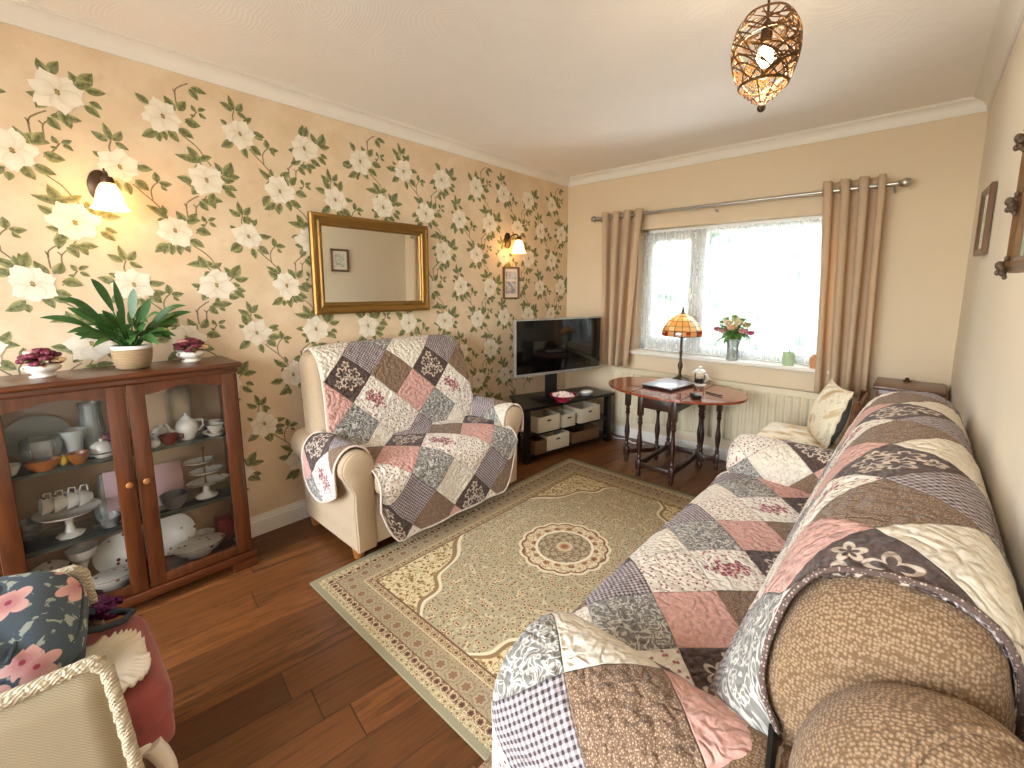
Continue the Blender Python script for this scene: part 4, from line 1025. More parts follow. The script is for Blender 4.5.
# ------------------------------------------------------------------ windowsill things
vx, vy, vz = 1.635, 3.672, wz0
tag(obj('vase', MB().lathe([(0, 0), (.042, 0), (.044, .01), (.04, .06), (.044, .12), (.056, .17), (.054, .17), (.042, .12), (.038, .06), (.038, .016), (0, .016)], 28, (vx, vy, vz)), CUTGL, ang=60), 'clear glass vase of flowers on the windowsill', 'vase')
bq = thing('bouquet', 'mixed bouquet of roses and lilies in the glass vase', 'flowers', (vx, vy, vz+.03)); rb = random.Random(11)
def bloom(c, r, mat, nm='bloom'):
    b = MB(); c = Vector(c)
    for ring, (n, tilt, s) in enumerate(((5, .1, .6), (6, .35, .85), (7, .7, 1.0))):
        for k in range(n):
            a = 2*pi*k/n+ring*.5; ax = Vector((cos(a), sin(a), 0)); P = []
            for i in range(5):
                t = i/4; row = []
                for j in range(-2, 3):
                    q = j/2; w_ = r*.62*s*sin(pi*(.15+.7*t))*q
                    out_ = sin(tilt)*t*r*s+.12*r*ring*(1-t); up_ = cos(tilt)*t*r*s+.1*r*(1-abs(q))
                    row.append(c+ax*(out_+.12*r*q*q)+Vector((-sin(a), cos(a), 0))*w_+Vector((0, 0, up_-.2*r)))
                P.append(row)
            b.grid(P)
    b.ball(c, r*.4, (1, 1, .9), 8, 6)
    return obj(nm, b, mat, bq, ang=80)
spots = [((0, -.05, .285), .042, PEACH), ((-.085, -.03, .275), .036, PINKP), ((.085, -.035, .28), .036, PINKP), ((-.045, -.02, .325), .036, CREAMP), ((.04, -.02, .33), .036, CREAMP), ((.0, .03, .345), .036, CREAMP), ((-.13, -.02, .305), .03, MAGENTA), ((.14, -.02, .295), .03, MAGENTA), ((.09, .03, .325), .034, PEACH), ((-.08, .03, .335), .03, CREAMP), ((.0, -.0, .372), .022, GREENP), ((-.065, .0, .365), .018, GREENP), ((.07, .0, .362), .018, GREENP), ((.11, .01, .345), .018, GREENP), ((-.105, .0, .35), .018, GREENP)]
sb = MB(); lf = MB()
for p, r, mat in spots:
    bloom((vx+p[0]*.9, vy+p[1], vz+p[2]-.035-2.2*p[0]**2), r*1.15, mat)
    sb.tube([(vx+p[0]*-.22, vy+p[1]*-.2, vz+.02), (vx+p[0]*.1, vy+p[1]*.1, vz+.15), (vx+p[0]*.8, vy+p[1]*.8, vz+p[2]-.02)], .0028, 5)
obj('stems', sb, STEMG, bq)
def blade(b, base, tip, w, droop, n=8, cup=.15, face=(0, 0, 1)):
    a = Vector(base); e = Vector(tip); d = e-a; L = d.length; side = d.cross(Vector(face))
    side = side.normalized() if side.length > 1e-6 else Vector((1, 0, 0)); nn = side.cross(d).normalized(); P = []
    for i in range(n+1):
        t = i/n; c = a+d*t+Vector((0, 0, 1))*(droop*4*t*(1-t)); h = w*.5*max(.03, sin(pi*min(1, t*.93+.06))**.8)
        P.append([c+side*h+nn*(h*cup), c, c-side*h+nn*(h*cup)])
    b.grid(P)
for k in range(80):
    a = rb.uniform(0, 2*pi); q = rb.uniform(.06, .15); z0 = rb.uniform(.17, .25); L = rb.uniform(.06, .1)
    blade(lf, (vx+.3*q*cos(a), vy+.25*q*sin(a), vz+z0), (vx+q*cos(a), vy+.7*q*sin(a)-.02, vz+z0+rb.uniform(-.05, .05)), .042, .015)
obj('foliage', lf, STEMG, bq, ang=80)
mg = thing('candle_glass', 'green glass candle pot on the windowsill', 'candle', (2.02, 3.69, wz0))
obj('pot', MB().lathe([(0, 0), (.036, 0), (.038, .006), (.04, .095), (.037, .095), (.035, .07), (0, .07)], 24, (2.02, 3.69, wz0)), EMER, mg)
obj('wick', MB().tube([(2.02, 3.69, wz0+.07), (2.022, 3.69, wz0+.1), (2.026, 3.69, wz0+.112)], .003, 5), PLBLK, mg)
tag(obj('plant_pot', MB().lathe([(0, 0), (.03, 0), (.038, .03), (.04, .06), (.03, .085), (.02, .095), (.016, .09), (.024, .06), (0, .05)], 20, (2.19, 3.69, wz0)), TERRA, ang=60), 'little terracotta pot on the windowsill behind the right curtain edge', 'pot')
# ------------------------------------------------------------------ television corner
ts = thing('media_stand', 'low black shelf stand holding the television and storage baskets', 'television stand', (.42, 3.05, 0))
top = [(.47, 2.50), (.70, 3.50), (.36, 3.57), (.06, 2.78)]; low = [(.455, 2.53), (.68, 3.48), (.35, 3.55), (.08, 2.80)]
obj('top_board', MB().prism(top, 2, .432, .455, .004), BLACKW, ts, ang=30)
for z in (.235, .065): obj('shelf_board', MB().prism(low, 2, z-.02, z, .003), BLACKW, ts, ang=30)
for i, (x, y) in enumerate(((.455, 2.56), (.655, 3.46), (.35, 3.52), (.11, 2.82))):
    M = Matrix.Translation((x, y, 0)) @ Matrix.Rotation(R(-12), 4, 'Z'); obj('post', MB().box((-.028, -.028, 0), (.028, .028, .433), .008, M=M), BLACKW, ts)
tv = thing('television', 'flat screen television with a silver rim on the black shelf stand', 'television', (.40, 3.0, .455))
a = Vector((.30, 2.60, 0)); d = Vector((.272, .90, 0)); L = d.length; d.normalize(); n = Vector((d.y, -d.x, 0))
M = Matrix(((d.x, n.x, 0, a.x), (d.y, n.y, 0, a.y), (0, 0, 1, 0), (0, 0, 0, 1)))
Lw = .905
obj('bezel', MB().box((0, -.03, .668), (Lw, .0, 1.142), .006, M=M), TVSIL, tv)
obj('screen', MB().box((.012, -.004, .692), (Lw-.012, .003, 1.13), .002, M=M), TVBLK, tv)
obj('rear_case', MB().box((.12, -.06, .72), (Lw-.12, -.03, 1.06), .02, M=M), PLBLK, tv)
obj('neck', MB().box((Lw/2-.13, -.05, .455), (Lw/2-.02, -.015, .76), .006, M=M), PLBLK, tv)
obj('base', MB().box((Lw/2-.24, -.12, .456), (Lw/2+.09, .06, .466), .004, M=M), PLBLK, tv)
def bask(label, c, sx, sy, h, mat, rz, hole=True, name='storage_basket', grp='storage baskets on the black shelf stand'):
    t = thing(name, label, 'basket', c, grp); M = Matrix.Translation(c) @ Matrix.Rotation(R(rz), 4, 'Z'); b = MB(); w = .008
    def q(lo, hi, bv=.003): b.box(lo, hi, bv, M=M)
    q((-sx/2, -sy/2, 0), (sx/2, sy/2, .008)); q((-sx/2, -sy/2, 0), (-sx/2+w, sy/2, h)); q((-sx/2, -sy/2, 0), (sx/2, -sy/2+w, h)); q((-sx/2, sy/2-w, 0), (sx/2, sy/2, h)); q((sx/2-w, -sy/2, 0), (sx/2, sy/2, h))
    obj('body', b, mat, t)
    rim = [M @ Vector(p) for p in ((-sx/2+.004, -sy/2+.004, h), (sx/2-.004, -sy/2+.004, h), (sx/2-.004, sy/2-.004, h), (-sx/2+.004, sy/2-.004, h))]
    obj('rim', MB().tube(rim, .0055, 6, closed=True), mat, t)
    if hole: obj('handle_slot', MB().box((sx/2-.003, -.022, h*.68), (sx/2+.0012, .022, h*.68+.014), .004, M=M), PLBLK, t, label='dark handle slot')
    return t
rz = -12
bask('wide white woven basket at the near end of the upper stand shelf', (.425, 2.78, .236), .22, .235, .125, BASKW, rz)
bask('narrow white woven basket in the middle of the upper stand shelf', (.475, 2.99, .236), .22, .145, .105, BASKW, rz)
bask('wide white woven basket at the far end of the upper stand shelf', (.525, 3.23, .236), .22, .25, .125, BASKW, rz)
bask('small brown wicker box at the near end of the lower stand shelf', (.43, 2.68, .066), .2, .12, .11, BASKB, rz, False)
bask('white woven basket with a dark latch on the lower stand shelf', (.455, 2.875, .066), .2, .25, .12, BASKW, rz)
bask('long low brown wicker basket at the far end of the lower stand shelf', (.52, 3.20, .066), .2, .32, .095, BASKB, rz, False)
bw = thing('fruit_bowl', 'wide crimson glazed bowl on the black stand below the television', 'bowl', (.455, 2.86, .456))
tag(bw, None, None); bxx, byy = .535, 2.935
bw.location = (bxx, byy, .456); ORG[bw.name] = Vector((bxx, byy, .456))
obj('bowl', MB().lathe([(0, 0), (.05, 0), (.052, .008), (.09, .033), (.115, .056), (.112, .058), (.085, .04), (.045, .016), (0, .014)], 32, (bxx, byy, .456)), RED, bw, ang=60)
obj('foot_ring', MB().lathe([(.05, 0), (.054, 0), (.054, .008), (.05, .008)], 24, (bxx, byy, .456)), RED, bw)
sw = MB(); rb = random.Random(4)
for k in range(60):
    a = rb.uniform(0, 2*pi); q = .085*rb.random()**.5; sw.ball((bxx+q*cos(a), byy+q*sin(a), .456+.05+.03*(1-q/.085)*rb.random()), .017, (rb.uniform(.7, 1.4), rb.uniform(.7, 1.3), .7), 7, 5)
tag(obj('potpourri', sw, SWEET, ang=80), 'pale pink petals heaped in the crimson bowl', 'potpourri', kind='stuff')
ds = thing('trinket_dish', 'small pale oval dish on the far end of the black stand', 'dish', (.56, 3.25, .456))
obj('dish', MB().lathe([(0, 0), (.05, 0), (.062, .012), (.066, .03), (.062, .03), (.056, .014), (0, .01)], 24, (.56, 3.25, .456), .8, 1.1), SILV, ds, ang=60)
obj('lid', MB().lathe([(.058, .03), (.056, .036), (.03, .044), (0, .046)], 24, (.56, 3.25, .456), .8, 1.1), PORC, ds, ang=60)
# ------------------------------------------------------------------ corner behind the sofa
stb = thing('corner_cabinet', 'low brown wooden cabinet in the corner behind the long sofa', 'cabinet', (2.70, 3.5, 0))
obj('body', MB().box((2.565, 3.345, .05), (2.85, 3.66, .80), .004), BROWNW, stb); obj('top', MB().box((2.54, 3.32, .80), (2.865, 3.672, .822), .006), BROWNW, stb); obj('plinth', MB().box((2.575, 3.355, 0), (2.84, 3.65, .05)), BROWNW, stb)
obj('door', MB().box((2.558, 3.365, .08), (2.566, 3.64, .78), .003), BROWNW, stb)
tag(obj('ornament', MB().lathe([(0, 0), (.02, 0), (.022, .006), (.01, .012), (.012, .02), (0, .026)], 14, (2.69, 3.60, .823)), BRONZE), 'tiny bronze ornament on the corner cabinet', 'ornament')
ch = thing('dining_chair', 'wooden chair with a cream floral pad between sofa and radiator', 'chair', (2.25, 3.05, 0))
for x, y in ((2.06, 2.88), (2.06, 3.24), (2.475, 2.88), (2.475, 3.24)):
    hh = .43 if x < 2.2 else .80
    obj('leg', MB().tube([(x, y, 0), (x, y, .43)]+([(x+.03, y, .80)] if x > 2.2 else []), .017, 8), BROWNW, ch)
obj('seat', MB().box((2.03, 2.85, .42), (2.50, 3.27, .445), .008), BROWNW, ch)
for z in (.60, .76): obj('back_rail', MB().box((2.487+(z-.45)*.07, 2.88, z-.03), (2.505+(z-.45)*.07, 3.24, z+.03), .006), BROWNW, ch)
tag(obj('seat_pad', MB().rbox((2.23, 3.06, .482), (.42, .42, .07), .035, 4, 6, (0, 0, .015)), CUSHF, ang=80), 'flat cream floral seat pad lying on the wooden chair', 'cushion')
cs = thing('cushion', 'square cream floral cushion leaning on the wooden chair back', 'cushion', (2.40, 3.05, .66))
M = Matrix.Translation((2.368, 3.03, .672)) @ Matrix.Rotation(R(22), 4, 'Z') @ Matrix.Rotation(R(106), 4, 'Y')
def pil(M, mat, parent, s, up):
    P = []; n = 14
    for i in range(n+1):
        row = []
        for j in range(n+1):
            x, y = 2*i/n-1, 2*j/n-1; k = (1-x*x)*(1-y*y); sx = 1-.10*(1-abs(y)**2.2)*abs(x)**2; sy = 1-.10*(1-abs(x)**2.2)*abs(y)**2
            row.append(M @ Vector((x*s*sx, y*s*sy, up*(.075*k**.5))))
        P.append(row)
    return obj('front_panel' if up > 0 else 'rear_panel', MB().grid(P, flip=up < 0), mat, parent, ang=80)
pil(M, CUSHF, cs, .178, -1); q = pil(M, GREYC, cs, .178, 1)
rim = []
for i in range(60):
    t = i/60*4; e = int(t); f = t-e; a, b = [(-1, -1), (1, -1), (1, 1), (-1, 1)][e], [(1, -1), (1, 1), (-1, 1), (-1, -1)][e]
    x, y = a[0]+(b[0]-a[0])*f, a[1]+(b[1]-a[1])*f; sx = 1-.10*(1-abs(y)**2.2)*abs(x)**2; sy = 1-.10*(1-abs(x)**2.2)*abs(y)**2
    rim.append(M @ Vector((x*.181*sx, y*.181*sy, .004*sin(i*2.1))))
obj('piping', MB().tube(rim, .006, 6, closed=True), simple('ivory_cord', '#e0d2b4', .8), cs, ang=80)
# ------------------------------------------------------------------ bedroom chair in the near corner
bc = thing('armchair', 'small cream cane sided chair with a dusty red velvet seat', 'chair', (1.22, -.15, 0))
ax0, ax1, yb_, yf_ = .98, 1.455, -.45, .045
for x, nm in ((ax1, 'armrest'), (ax0, 'armrest')):
    pan = MB().grid([[(x, yb_+(yf_-yb_)*i/10+.02*(1-j/6)*(i/10), .16+.44*j/6) for j in range(7)] for i in range(11)])
    pn = obj(nm, pan, CANE, bc, solid=.012, soff=0, label='cream cane side panel')
    e = [(x, yf_+.045, .03), (x, yf_+.03, .2), (x, yf_+.012, .42), (x, yf_-.002, .575), (x, yf_-.022, .60), (x, yf_-.1, .603), (x, yb_, .605)]
    pts = [Vector(p) for p in e]; Q = []
    for i in range(len(pts)-1):
        for k in range(10): Q.append(pts[i].lerp(pts[i+1], k/10))
    br = MB(); 
    for ph_ in (0, 2*pi/3, 4*pi/3):
        sp_ = []
        for i, p in enumerate(Q): sp_.append(p+Vector((.0045*cos(i*.9+ph_), .003*sin(i*.9+ph_), .003*sin(i*.9+ph_))))
        br.tube(sp_, .0115, 6)
    obj('braided_edge', br.tube(Q, .012, 6), BRAID, pn, ang=80)
obj('seat_base', MB().box((ax0+.03, yb_, .268), (ax1-.045, .105, .30), .012), CREAMW, bc)
obj('seat', MB().rbox((1.205, -.15, .365), (.40, .61, .13), .045, 4, 7, (0.004, .004, .02)), REDV, bc, ang=80)
obj('seat_border', MB().rbox((1.205, -.15, .305), (.396, .604, .10), .025, 3, 6), REDV, bc, ang=80)
for x in (ax0+.05, ax1-.055):
    P = [(x, .10, .29), (x, .118, .24), (x, .128, .19), (x, .12, .12), (x, .112, .06), (x, .12, .025), (x, .138, .006)]
    pts, _ = resample([(p[1], p[2]) for p in P], .015); N = len(pts)
    obj('leg', MB().tube([(x, p[0], p[1]) for p in pts], [.022-.011*min(1, i/N*1.25)+(.008 if i > N-4 else 0) for i in range(N)], 12), CREAMW, bc, ang=80)
for x in (ax0+.04, ax1-.04): obj('leg', MB().tube([(x, yb_+.02, .3), (x, yb_-.04, .008)], [.022, .014], 10), CREAMW, bc)
obj('backrest', MB().box((ax0-.01, yb_-.03, .2), (ax1+.01, yb_, .82), .014), CANE, bc, label='cream cane back panel')
lc = MB(); NR = 200; P = []
for k in range(7):
    row = []; t = k/6
    for i in range(NR+1):
        a = 2*pi*i/NR; ex = abs(cos(a))**.5*(1 if cos(a) > 0 else -1); ey = abs(sin(a))**.5*(1 if sin(a) > 0 else -1); q = .45+.55*t if k else .0
        rf = (.007*sin(a*34+2*sin(a*5))*max(0, t-.55)/.45)
        row.append((1.27+ex*.125*q, .003+ey*.125*q+(rf*.2), .456+(.012*sin(t*pi) if k < 5 else .004)+rf))
    P.append(row)
lc.grid(P)
tag(obj('lace_cloth', lc, LACE, ang=80, solid=.004), 'cream frilled lace cushion lying on the red velvet seat', 'cushion')
bp_ = thing('backpack', 'blue grey floral backpack lying on the red velvet seat', 'backpack', (1.16, -.19, .44))
M = Matrix.Translation((1.17, -.185, .57)) @ Matrix.Rotation(R(-6), 4, 'Z') @ Matrix.Rotation(R(-10), 4, 'X') @ Matrix.Rotation(R(14), 4, 'Y')
obj('body', MB().rbox((0, 0, 0), (.33, .42, .23), .10, 6, 7, (.012, .01, .02), M=M), PACK, bp_, ang=80)
obj('front_pocket', MB().rbox((.035, -.05, .095), (.24, .27, .08), .035, 4, 5, (0, 0, .012), M=M), PACK, bp_, ang=80)
def loop(zz, sx, sy, n=40): return [M @ Vector((sx*abs(cos(2*pi*i/n))**.6*(1 if cos(2*pi*i/n) > 0 else -1), sy*abs(sin(2*pi*i/n))**.6*(1 if sin(2*pi*i/n) > 0 else -1), zz)) for i in range(n)]
obj('zip', MB().tube(loop(.062, .160, .205), .0045, 6, closed=True), STRAP, bp_, ang=80)
obj('zip', MB().tube([M @ Vector((-.10+.25*i/16, .10+.012*sin(pi*i/16), .116-.014*abs(i/8-1)**2)) for i in range(17)], .005, 6), STRAP, bp_, ang=80)
obj('side_strap', MB().tube([(1.02, .02, .50), (1.015, .06, .462), (1.03, .10, .452), (1.06, .125, .45), (1.085, .105, .45), (1.09, .06, .455), (1.08, .0, .47)], .010, 6), STRAP, bp_, ang=80)
obj('side_panel', MB().rbox((.02, .17, -.03), (.25, .10, .14), .045, 3, 4, M=M), STRAP, bp_, ang=80, label='plain grey side panel')
sq = MB(); rb = random.Random(9)
for k in range(16):
    a = rb.uniform(0, 2*pi); q = rb.uniform(0, .03); sq.tube([(1.0+q*cos(a)+.02*cos(a+i*.9), .07+q*sin(a)+.02*sin(a+i*.9), .462+.018*sin(i*.7+k)) for i in range(8)], .007, 6)
tag(obj('hair_scrunchy', sq, PURP, ang=80), 'crumpled purple sequinned scrunchy on the seat behind the backpack', 'scrunchy')
# ------------------------------------------------------------------ on top of the display cabinet
CT = 1.044
pt_ = thing('potted_plant', 'leafy green potted plant in a seagrass basket on the cabinet', 'plant', (.165, .305, CT)); qx, qy = .165, .305
obj('pot', MB().lathe([(0, 0), (.05, 0), (.058, .006), (.066, .04), (.07, .08), (.068, .088), (.064, .08), (.055, .02), (0, .02)], 32, (qx, qy, CT)), ROPE, pt_, ang=60)
obj('pot_rim', MB().lathe([(.068, .084), (.070, .09), (.069, .1), (.066, .1), (.065, .085)], 32, (qx, qy, CT)), PORC, pt_, ang=60)
obj('soil', MB().lathe([(0, .09), (.066, .09), (.066, .094), (0, .098)], 20, (qx, qy, CT)), SOIL, pt_)
rb = random.Random(21)
LV = [(-.255, .02, .13, .04), (-.2, .03, .20, .06), (-.17, .0, .21, .02), (-.1, .03, .28, .05), (-.03, .0, .275, .0), (.03, .01, .24, .03), (.08, .02, .2, .02), (.2, .03, .165, .05), (.215, .04, .135, .04), (.16, .05, .09, .04), (.12, .09, .06, .03), (-.14, .08, .05, .03), (-.19, .06, .07, .04), (-.09, .1, .05, .03), (.05, .1, .1, .05), (-.02, .1, .09, .04)]
for k in range(72):
    if k < len(LV): dy, dx, dz, dr = LV[k]
    else:
        a = rb.uniform(0, 2*pi); q = rb.uniform(.07, .19); dy, dx, dz, dr = q*cos(a), max(-.12, q*sin(a)*.75), rb.uniform(.0, .17), rb.uniform(.01, .05)
    b = MB(); base = Vector((qx+dx*.12, qy+dy*.12, CT+.095)); tip = Vector((qx+dx, qy+dy, CT+.1+dz)); mid = base.lerp(tip, .38)+Vector((0, 0, dr*.9))
    b.tube([base, base.lerp(mid, .5)+Vector((0, 0, dr*.2)), mid], .0025, 5); blade(b, mid, tip, rb.uniform(.026, .036) if k < 16 else rb.uniform(.022, .032), dr*.35, 9, face=(rb.uniform(.5, 1.1), rb.uniform(-.5, .1), rb.uniform(.3, .9)))
    obj('leaf', b, LEAFG, pt_, ang=80)
def posy(label, x, y, s):
    t = thing('posy_bowl', label, 'ornament', (x, y, CT), 'china posy bowls')
    obj('bowl', MB().lathe([(0, 0), (.036, 0), (.038, .005), (.030, .012), (.034, .017), (.05, .028), (.054, .038), (.048, .048), (.034, .052), (0, .052)], 28, (x, y, CT), wob=lambda a, i: 1+(.04*cos(a*8) if i in (5, 6) else 0)), CHINA, t, ang=60)
    rb = random.Random(s)
    for k in range(15):
        a = k*2.4; th_ = 1.45*(k/14)**.6; m_ = (BURG, BURG, PINKP, BURG, PEACH, BURG, BURG)[k % 7]; c = Vector((x+.046*sin(th_)*cos(a), y+.052*sin(th_)*sin(a), CT+.050+.056*cos(th_))); b = MB()
        for r_, n_ in ((.5, 4), (1, 6)):
            for e in range(n_):
                aa = 2*pi*e/n_+r_; b.ball((c.x+.0125*r_*cos(aa), c.y+.0125*r_*sin(aa), c.z-.003*r_), .012, (1, 1, .75), 7, 5)
        obj('flower', b, m_, t, ang=80)
    lf = MB()
    for k in range(8):
        a = k*.8; blade(lf, (x+.03*cos(a), y+.03*sin(a), CT+.062), (x+.066*cos(a), y+.066*sin(a), CT+.056+.01*sin(k*2)), .024, .006, 5)
    obj('leaves', lf, STEMG, t, ang=80)
posy('china posy bowl of burgundy flowers at the left end of the cabinet', .165, .035, 1)
posy('china posy bowl of burgundy flowers at the right end of the cabinet', .135, .515, 2)
# ------------------------------------------------------------------ china and glass inside the cabinet
S1_, S2_, S3_ = .689, .379, .101
def one(name, label, cat, mb, mat, grp=None, ang=60):
    o = obj(name, mb, mat, ang=ang); return tag(o, label, cat, grp)
def lt_(prof, x, y, z, **k): return MB().lathe(prof, 26, (x, y, z), **k)
def bowlp(r, h, t=.003): return [(0, 0), (r*.5, 0), (r*.55, .004), (r*.85, h*.45), (r, h), (r-t, h), (r*.85-t, h*.47), (r*.5, .008), (0, .007)]
def platep(r): return [(0, 0), (r*.6, 0), (r*.66, .006), (r, .016), (r, .019), (r*.66, .009), (0, .004)]
def standing(r, x, y, z, tilt=78, sx=1.0): return MB().lathe(platep(r), 32, (0, 0, 0), sx, 1).xf(Matrix.Translation((x, y, z+r*(sx if sx < 1 else 1)*.98)) @ Matrix.Rotation(R(tilt), 4, 'Y'))
gb = thing('cut_glass_bowl', 'large cut glass bowl at the left of the top cabinet shelf', 'glass bowl', (.16, -.0, S1_))
obj('bowl', MB().lathe([(0, 0), (.03, 0), (.034, .01), (.05, .04), (.06, .08), (.056, .11), (.052, .11), (.055, .08), (.045, .042), (0, .015)], 36, (.16, .0, S1_), wob=lambda a, i: 1+(.03 if i in (3, 4) else 0)*cos(a*14)), CUTGL, gb, ang=20)
obj('rim', MB().tube([(.16+.054*cos(2*pi*i/30), .0+.054*sin(2*pi*i/30), S1_+.11) for i in range(30)], .002, 6, closed=True), CUTGL, gb)
one('wooden_boat_dish', 'brown boat shaped dish at the front left of the top shelf', 'dish', lt_(bowlp(.05, .042), .225, .0, S1_, sx=.6, sy=1.05), AMBER)
one('amber_bowl', 'small round amber bowl beside the brown boat dish', 'bowl', lt_(bowlp(.034, .045), .225, .096, S1_), AMBER)
one('frosted_vase', 'frosted glass vase with a flared rim behind the amber bowl', 'vase', lt_([(0, 0), (.024, 0), (.022, .03), (.028, .08), (.042, .125), (.039, .125), (.025, .08), (.018, .03), (0, .01)], .155, .092, S1_, wob=lambda a, i: 1+(.06*cos(a*7) if i in (4, 5) else 0)), FROST)
one('lemon_ornament', 'small yellow lemon ornament between the amber bowls', 'ornament', MB().ball((.215, .055, S1_+.022), .02, (.8, .75, 1.1)), simple('lemon_glaze', '#b79a2c', .4))
one('green_glass_tray', 'pale green arched glass tray standing at the back of the top shelf', 'tray', standing(.10, .05, -.005, S1_+.005, 82, .9), FROST)
one('glass_jug', 'tall clear glass jug at the back of the top shelf', 'jug', lt_([(0, 0), (.034, 0), (.038, .02), (.042, .1), (.034, .17), (.038, .215), (.035, .215), (.031, .17), (.038, .1), (.033, .01), (0, .008)], .085, .155, S1_), CUTGL)
one('gold_rim_plate', 'floral plate lying beneath the covered dish on the top shelf', 'plate', lt_(platep(.05), .19, .175, S1_), CHINA)
cd = thing('butter_dish', 'covered floral china dish on the top left shelf', 'dish', (.175, .165, S1_+.02)); obj('dish', lt_([(0, .002), (.036, .002), (.038, .008), (.036, .03), (.02, .042), (.004, .046), (.008, .056), (0, .058)], .18, .17, S1_+.017), CHINA, cd, ang=60); obj('handle', MB().ball((.18, .17, S1_+.074), .006), GOLD, cd)
one('flower_ornament', 'red and pink flower ornament beside the left door stile', 'ornament', MB().ball((.1, .205, S1_+.03), .026, (1, .8, 1.1), 9, 7).ball((.11, .19, S1_+.06), .02, (1, 1, .8), 8, 6).ball((.1, .218, S1_+.07), .018, (1, 1, .9), 8, 6), BURG)
one('sugar_basin', 'white china basin at the far left of the top shelf', 'bowl', lt_(bowlp(.03, .04), .2, -.085, S1_), PORC)
cs_ = thing('cake_stand', 'white footed cake stand on the middle left shelf', 'cake stand', (.165, .045, S2_))
obj('plate', lt_([(.0, .092), (.03, .09), (.09, .1), (.1, .108), (.1, .112), (.088, .105), (0, .098)], .165, .045, S2_), PORC, cs_, ang=60); obj('pedestal', lt_([(0, 0), (.042, 0), (.044, .006), (.018, .018), (.011, .045), (.014, .07), (.032, .09), (0, .092)], .165, .045, S2_, wob=lambda a, i: 1+.04*cos(a*8)), PORC, cs_)
obj('gilt_rim', MB().tube([(.165+.1*cos(2*pi*i/36), .045+.1*sin(2*pi*i/36), S2_+.111) for i in range(36)], .0014, 5, closed=True), GOLD, cs_)
def cup(name, label, loc, grp, mat=CHINA, saucer=True, rot=None, sc=1.0):
    t = thing(name, label, 'cup', loc, grp); x, y, z = loc; o = .007 if saucer else 0
    b = obj('cup_body', MB().lathe([(0, 0), (.016, 0), (.017, .004), (.029, .018), (.035, .038), (.037, .045), (.0345, .045), (.032, .036), (.026, .019), (.012, .006), (0, .006)], 24, (x, y, z+o)), mat, t, ang=60)
    obj('handle', MB().tube([(x, y+.033, z+o+.038), (x, y+.052, z+o+.036), (x, y+.052, z+o+.018), (x, y+.027, z+o+.014)], .0032, 7), mat, t, ang=80)
    if saucer: obj('saucer', MB().lathe(platep(.052), 26, (x, y, z)), mat, t, ang=60)
    return t
for i, (dy, nm) in enumerate(((-.045, 'first'), (-.012, 'second'), (.025, 'third'), (.06, 'last'))):
    lab = ('white teacup on its side at the left edge of the cake stand', 'white teacup on its side next to the leftmost one on the cake stand', 'white teacup on its side left of the rightmost one on the cake stand', 'white teacup on its side at the right edge of the cake stand')[i]
    t = cup('teacup', lab, (.175, .045+dy, S2_+.16), 'teacups on the cake stand', PORC if i > 1 else CHINA, False)
    t.location = (.15, .045+dy+.018, S2_+.139); t.rotation_euler = (R(84), 0, R(8))
one('glass_bowl', 'plain clear glass bowl right of the cake stand', 'glass bowl', lt_(bowlp(.038, .05), .2, .165, S2_), CUTGL)
one('glass_decanter', 'clear glass decanter behind the cake stand', 'decanter', lt_([(0, 0), (.04, 0), (.044, .02), (.046, .09), (.03, .14), (.014, .17), (.018, .2), (.015, .2), (.011, .17), (.026, .138), (.041, .09), (.038, .01), (0, .008)], .078, .165, S2_), CUTGL)
one('glass_dish', 'pressed glass dish at the back left of the middle shelf', 'dish', lt_(bowlp(.046, .07), .075, -.07, S2_), CUTGL)
def card(label, x, y0, y1, z0, h, lean):
    b = MB().box((x, y0, z0+.001), (x+.0035, y1, z0+h)); M = Matrix.Translation((x, 0, z0)) @ Matrix.Rotation(R(-lean), 4, 'Y') @ Matrix.Translation((-x, 0, -z0)); return one('gift_card', label, 'card', b.xf(M), PINKC, 'lilac cards in the cabinet')
card('lilac card propped behind the left cabinet door', .135, .163, .248, S2_, .215, 6); card('lilac card propped behind the right cabinet door', .13, .312, .437, S2_, .195, 6)
one('dinner_plate', 'floral dinner plate standing at the back of the bottom left shelf', 'plate', standing(.088, .055, .185, S3_, 80), CHINA)
def tureen(label, x, y, z, s, grp):
    t = thing('vegetable_dish', label, 'dish', (x, y, z), grp); obj('dish', MB().lathe([(0, 0), (.05*s, 0), (.055*s, .012), (.085*s, .03), (.098*s, .052), (.1*s, .056), (0, .056)], 32, (x, y, z), .72, 1.06), CHINA, t, ang=60)
    obj('lid', MB().lathe([(.105*s, .056), (.106*s, .06), (.085*s, .066), (.04*s, .07), (0, .071)], 32, (x, y, z), .72, 1.06), CHINA, t, ang=60)
    obj('gilt_rim', MB().tube([(x+.105*s*.72*cos(2*pi*i/36), y+.105*s*1.06*sin(2*pi*i/36), z+.058) for i in range(36)], .0016, 5, closed=True), GOLD, t)
tureen('oval floral dish on the cabinet floor behind the left door', .19, .15, S3_, .78, 'oval floral dishes'); tureen('oval floral dish on the cabinet floor behind the right door', .18, .458, S3_, .98, 'oval floral dishes')
ft = thing('footed_bowl', 'white footed bowl on the bottom left of the cabinet', 'bowl', (.1, .07, S3_)); obj('bowl', lt_([(0, .12), (.02, .12), (.045, .15), (.052, .18), (.049, .18), (.04, .152), (0, .128)], .1, .07, S3_), PORC, ft, ang=60); obj('pedestal', lt_([(0, 0), (.035, 0), (.037, .006), (.012, .03), (.01, .09), (.02, .12), (0, .12)], .1, .07, S3_), PORC, ft, ang=60)
one('meat_plate', 'large floral plate standing at the far left of the bottom shelf', 'plate', standing(.075, .055, -.03, S3_, 80), CHINA)
tp = thing('teapot', 'white floral china teapot on the top right shelf', 'teapot', (.185, .46, S1_))
